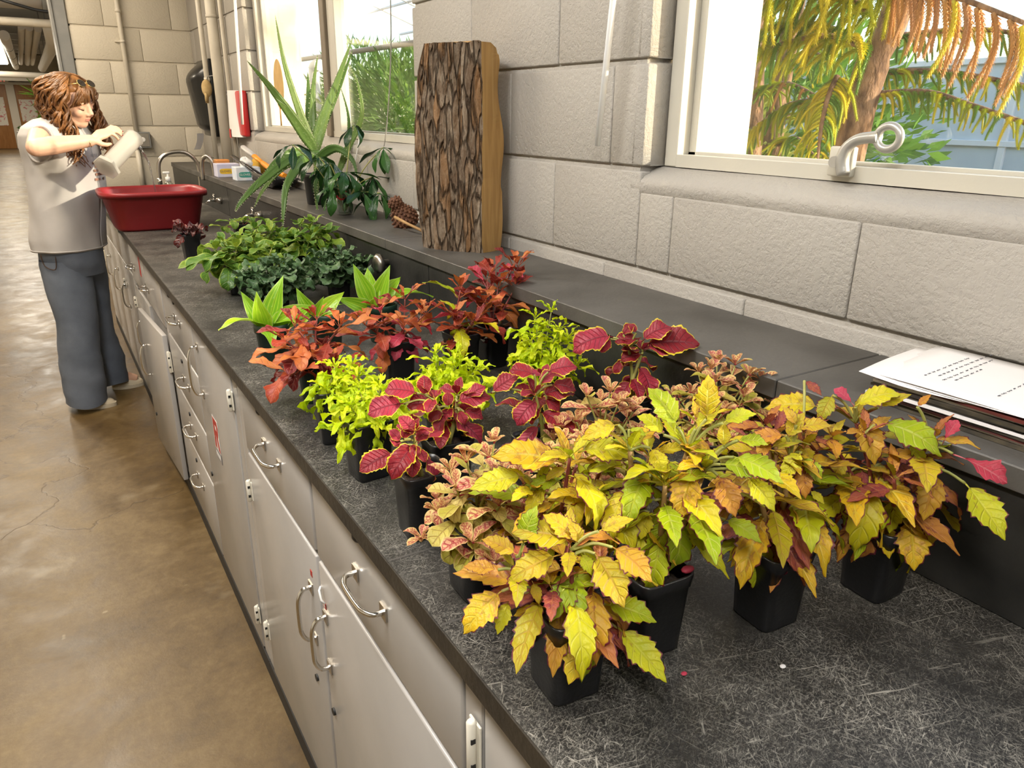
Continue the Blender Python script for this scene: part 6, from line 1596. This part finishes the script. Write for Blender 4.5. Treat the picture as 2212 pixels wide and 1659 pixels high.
MB().box((cx - .2, cy - .2, .8552), (cx + .3, cy + .2, .90), .01).build('tray', MAT['black_rubber'], t)
b = MB(); bush(b, (cx + .05, cy, .93), (.24, .18, .05), 260, .07, .016, 3); o = b.build('foliage', MAT['foliage_mid'], t); o['kind'] = 'stuff'
t = thing('dracaena', 'spiky potted dracaena by the white corridor wall', 'potted plant', (.42, 22.0, 0))
MB().lathe([(.13, 0), (.17, .35), (.18, .36), (.15, .34)], 20, (.42, 22.0, 0)).build('pot', MAT['white_plastic'], t)
MB().tube([(.42, 22, .3), (.40, 22, 1.2), (.40, 22, 1.7)], .02, 8).build('stem', MAT['stem_wood'], t)
b = MB(); bush(b, (.40, 22.0, 1.74), (.05, .05, .12), 40, .42, .014, 6, .25); bush(b, (.40, 22.0, 1.35), (.12, .12, .16), 120, .12, .02, 7, .2); o = b.build('foliage', MAT['foliage_mid'], t); o['kind'] = 'stuff'
# ---------------------------------------------------------------- greenhouse outside the windows
simple('gravel', (.28, .25, .20), .95, col2=(.18, .16, .12), nscale=6)
simple('gh_white', (.70, .72, .74), .5)
simple('pine_bark', (.09, .045, .024), .9, col2=(.32, .19, .105), nscale=34, bump=1.0, bscale=60, stretch=(1, 1, .45))
simple('pine_needle_green', (.10, .21, .02), .55)
struct('ground_greenhouse', MB().box((1.35, -8, -.3), (30, 40, -.05)), MAT['gravel'])
leaf_mat('needle_green', [(.07, .19, .035), (.17, .31, .02), (.40, .44, .015)], vn=2, vw=.01, transl=.2, bs=1)
leaf_mat('needle_gold', [(.36, .44, .010), (.58, .56, .012), (.68, .56, .03)], vn=2, vw=.01, transl=.2, bs=1)
leaf_mat('needle_rust', [(.50, .22, .06), (.62, .34, .10), (.50, .26, .12)], vn=2, vw=.01, transl=.2, bs=1)
def rope(mat, Lg=.24, r=.0200, droop=1.0, seed=0):
    """one hanging branchlet: a core closely set with forward-pointing needles"""
    rg = random.Random(seed); b = MB(); K = 14
    P_ = []
    for i in range(K + 1):
        s = i / K; a = droop * min(1, s * 1.6)
        prev = P_[-1] if P_ else V(0, 0, 0)
        P_.append(prev + V(math.cos(a), .06 * math.sin(s * 5 + seed), -math.sin(a)) * (Lg / K))
    k0 = len(b.f); b.tube(P_, [r * .42 * (1 - .5 * i / K) for i in range(K + 1)], 6)
    for i in range(k0, len(b.f)): b.uv[i] = [(.2, .5)] * len(b.f[i])
    n = 230
    for i in range(n):
        s = (i + .5) / n; k = min(int(s * K), K - 1); p = P_[k].lerp(P_[k + 1], s * K - k); tg = (P_[k + 1] - P_[k]).normalized()
        a = i * 2.39996; x = tg.orthogonal().normalized(); y = tg.cross(x); o_ = x * math.cos(a) + y * math.sin(a)
        rr = r * (1 - .45 * s); l_ = rr * 1.3
        tp = p + o_ * rr + tg * l_; w_ = tg.cross(o_) * rr * .20
        b.add([p + w_, tp, p - w_], [(0, 1, 2)], False, [(0, .3), (1, .5), (0, .7)])
    return b.mesh('branchlet', MAT[mat])
ROPE = {k: [rope(m_, droop=d_, seed=i) for i, d_ in enumerate((.9, 1.25, 1.5))] for k, m_ in (('green', 'needle_green'), ('gold', 'needle_gold'), ('rust', 'needle_rust'))}
def frond(tree, axis, n, sc0, sc1, kind, side=1.0, kind2=None, p2=0.0, br=.012, both=True, hang=.0):
    """a branch whose branchlets hang from both sides"""
    P_ = smooth_path(axis, 8); m_ = len(P_)
    MB().tube(P_, [lerp(br, br * .4, i / (m_ - 1)) for i in range(m_)], 8).build('branch', MAT['pine_bark'], tree)
    for i in range(n):
        f = (i + .6) / n; x = f * (m_ - 1); k = min(int(x), m_ - 2); p = P_[k].lerp(P_[k + 1], x - k)
        tg = (P_[k + 1] - P_[k]).normalized(); sd = tg.cross(V(0, 0, 1)).normalized()
        for s in ((-1, 1) if both else (1,)):
            d = (sd * s * side + tg * .55 + V(0, 0, .12 - hang)).normalized()
            az = math.atan2(d.y, d.x); el = math.asin(d.z)
            kk = kind2 if (kind2 and R_.random() < p2) else kind
            me = R_.choice(ROPE[kk][:1] if hang > .3 else ROPE[kk]); o = bpy.data.objects.new('branchlet', me); COL.objects.link(o)
            o.parent = tree; o.matrix_parent_inverse = PAR_INV[tree.name]
            s_ = lerp(sc0, sc1, f) * R_.uniform(.85, 1.15)
            o.matrix_basis = Matrix.Translation(p) @ Matrix.Rotation(az + R_.uniform(-.12, .12), 4, 'Z') @ Matrix.Rotation(-el + R_.uniform(-.1, .25), 4, 'Y') @ Matrix.Rotation(R_.uniform(-.3, .3), 4, 'X') @ Matrix.Diagonal((s_, s_ ** .5, s_, 1))
T1 = thing('norfolk_pine', 'norfolk pine with drooping golden fronds right outside the near window', 'tree', (2.55, 1.78, -.05))
MB().tube(smooth_path([(2.52, 1.78, -.05), (2.56, 1.80, .8), (2.58, 1.79, 1.37), (2.60, 1.77, 1.62), (2.63, 1.72, 1.85), (2.70, 1.65, 2.7)], 8), [.058] * 25 + [.05] * 16, 14).build('trunk', MAT['pine_bark'], T1)
frond(T1, [(2.46, 1.66, 1.80), (2.30, 1.72, 1.88), (2.12, 1.84, 1.87), (1.98, 1.97, 1.79)], 20, .95, 1.1, 'gold', 1.0, 'green', .2, hang=.1)
frond(T1, [(2.50, 1.72, 1.76), (2.36, 1.82, 1.85), (2.20, 1.96, 1.84), (2.08, 2.10, 1.75)], 20, .85, .8, 'green', .8, 'gold', .35)
frond(T1, [(2.55, 1.85, 1.72), (2.42, 1.98, 1.76), (2.28, 2.12, 1.70)], 16, .7, .6, 'green', .8, 'gold', .2)
frond(T1, [(2.52, 1.74, 1.66), (2.36, 1.80, 1.70), (2.2, 1.92, 1.66)], 14, .8, .7, 'gold', .8, 'green', .4)
frond(T1, [(2.45, 1.62, 1.84), (2.32, 1.52, 1.82), (2.2, 1.36, 1.775), (2.14, 1.22, 1.73), (2.12, 1.05, 1.66)], 17, .62, .8, 'rust', .16, 'gold', .10, hang=.5, br=.014)
frond(T1, [(2.62, 1.74, 1.52), (2.68, 1.60, 1.525), (2.66, 1.42, 1.48), (2.62, 1.20, 1.42), (2.6, 1.02, 1.37)], 30, .45, .36, 'gold', 1.0, 'green', .5)
frond(T1, [(2.75, 1.86, 1.60), (2.85, 1.66, 1.60), (2.9, 1.40, 1.55), (2.9, 1.2, 1.50)], 26, .52, .42, 'green', 1.0, 'gold', .35)
frond(T1, [(2.75, 1.80, 1.72), (2.95, 1.60, 1.74), (3.05, 1.35, 1.68)], 20, .52, .42, 'green', 1.0, 'gold', .3)
frond(T1, [(2.40, 1.76, 1.57), (2.34, 1.74, 1.50), (2.30, 1.72, 1.40), (2.28, 1.70, 1.28)], 22, .62, .42, 'gold', 1.0, 'green', .2)
frond(T1, [(2.55, 1.90, 1.50), (2.48, 2.02, 1.48), (2.40, 2.12, 1.38)], 16, .6, .45, 'green', 1.0, 'gold', .4)
T2 = thing('norfolk_pine', 'slender norfolk pine with bare pinkish trunk behind the golden one', 'tree', (3.0, 2.62, -.05))
MB().tube([(2.95, 2.60, -.05), (2.98, 2.60, 1.3), (3.0, 2.66, 1.72), (3.05, 2.7, 2.6)], [.05, .045, .04, .03], 12).build('trunk', MAT['pine_bark'], T2)
frond(T2, [(2.98, 2.62, 1.55), (2.88, 2.36, 1.58), (2.82, 2.10, 1.50)], 18, .6, .45, 'green', 1.0, 'rust', .2)
frond(T2, [(2.98, 2.62, 1.38), (2.86, 2.62, 1.40), (2.70, 2.52, 1.34)], 16, .55, .4, 'green', 1.0, 'gold', .3)
T3 = thing('norfolk_pine', 'dark norfolk pine standing deeper in the greenhouse', 'tree', (3.6, 2.9, -.05))
MB().tube([(3.6, 3.0, -.05), (3.6, 3.0, 1.5), (3.65, 2.95, 2.8)], [.06, .055, .04], 12).build('trunk', MAT['pine_bark'], T3)
for k in range(7):
    a = k * 2.1 + 2; z_ = 1.15 + .14 * k
    frond(T3, [(3.62, 2.97, z_), (3.62 + .3 * math.cos(a), 2.97 + .3 * math.sin(a), z_ + .05), (3.62 + .65 * math.cos(a), 2.97 + .65 * math.sin(a), z_ - .03)], 14, .75, .5, 'green', 1.0, 'gold', .3)
# shrubs and small trees that fill the beds
for k, (c, rad, n, ll, lw, mt, lb) in enumerate((
        ((2.6, 6.2, 1.30), (.6, .9, .50), 3200, .10, .011, 'foliage_light', 'feathery green shrub filling the lower far window'),
        ((2.3, 5.0, 1.40), (.45, .65, .45), 2800, .11, .009, 'foliage_light', 'pale feathery shrub behind the log'),
        ((2.9, 7.4, 1.55), (.5, .9, .55), 1900, .12, .012, 'foliage_mid', 'taller fine leaved shrub behind the window mullion'),
        ((3.5, 3.7, 1.15), (.6, .8, .55), 2200, .12, .016, 'foliage_light', 'yellow green low shrub between the pines'),
        ((4.9, 4.4, 1.3), (1.0, 1.5, .9), 3200, .16, .03, 'foliage_mid', 'dark bushy bed deep in the greenhouse'),
        ((3.0, 2.2, .75), (.7, .5, .42), 1500, .13, .016, 'foliage_light', 'golden low growth under the pines'),
        ((5.8, 7.5, 1.2), (1.6, 1.8, .8), 1800, .22, .03, 'foliage_mid', 'broad green mass at the back of the greenhouse'))):
    t = thing('shrub', lb, 'shrub', (c[0], c[1], -.05))
    b = MB(); bush(b, c, rad, n, ll, lw, 20 + k); o = b.build('foliage', MAT[mt], t); o['kind'] = 'stuff'
    q = MB()
    MB().tube([(c[0], c[1], -.05), (c[0] + .03, c[1], c[2])], [.025, .012], 7).build('stem', MAT['pine_bark'], t)
# frame and glazing of the greenhouse
t = thing('greenhouse_frame', 'white greenhouse frame with glazing bars beyond the trees', 'frame', (7, 5, 0))
GX = 7.2
for k in range(15):
    y = -2 + k * 1.1
    MB().box((GX, y, -.05), (GX + .06, y + .06, 2.6), .004).build('post', MAT['gh_white'], t)
for z_ in (.55, 1.22, 1.9, 2.55): MB().box((GX - .01, -2.5, z_), (GX + .05, 14.5, z_ + .05), .004).build('rail', MAT['gh_white'], t)
for k in range(15):
    y = -2 + k * 1.1
    MB().tube([(GX, y + .03, 2.6), (4.0, y + .03, 3.7), (1.3, y + .03, 2.9)], .03, 6).build('rafter', MAT['gh_white'], t)
for u in (.25, .5, .75, 1.0):
    p = V(GX, 0, 2.6).lerp(V(4.0, 0, 3.7), u); MB().tube([(p.x, -2.5, p.z), (p.x, 14.5, p.z)], .022, 6).build('purlin', MAT['gh_white'], t)
MB().tube([(2.1, 3.9, 1.84), (2.1, 7.4, 1.87), (2.1, 9, 1.88)], .018, 8).build('water_pipe', MAT['duct_grey'], t)
MB().box((GX + .02, -2.5, .0), (GX + .03, 14.5, .56)).build('kick_panel', MAT['gh_white'], t)
t = thing('pvc_downpipe', 'white bent drain pipe seen through the left far pane', 'pipe', (2.1, 6.6, -.05))
MB().tube(smooth_path([(2.1, 6.55, 1.2), (2.1, 6.55, 1.72), (2.1, 6.48, 1.80), (2.1, 6.38, 1.80)], 6), .045, 12).build('tube', MAT['gh_white'], t)
MB().box((2.06, 6.5, -.05), (2.14, 6.6, 1.25)).build('bracket', MAT['duct_grey'], t)

simple('gh_glazing', (.46, .54, .62), .35, col2=(.62, .68, .72), nscale=1.2)
for k in range(14):
    y = -2 + k * 1.1
    MB().box((GX + .03, y + .06, .58), (GX + .036, y + 1.1, 1.9)).build('glazing', MAT['gh_glazing'], bpy.data.objects['greenhouse_frame'])
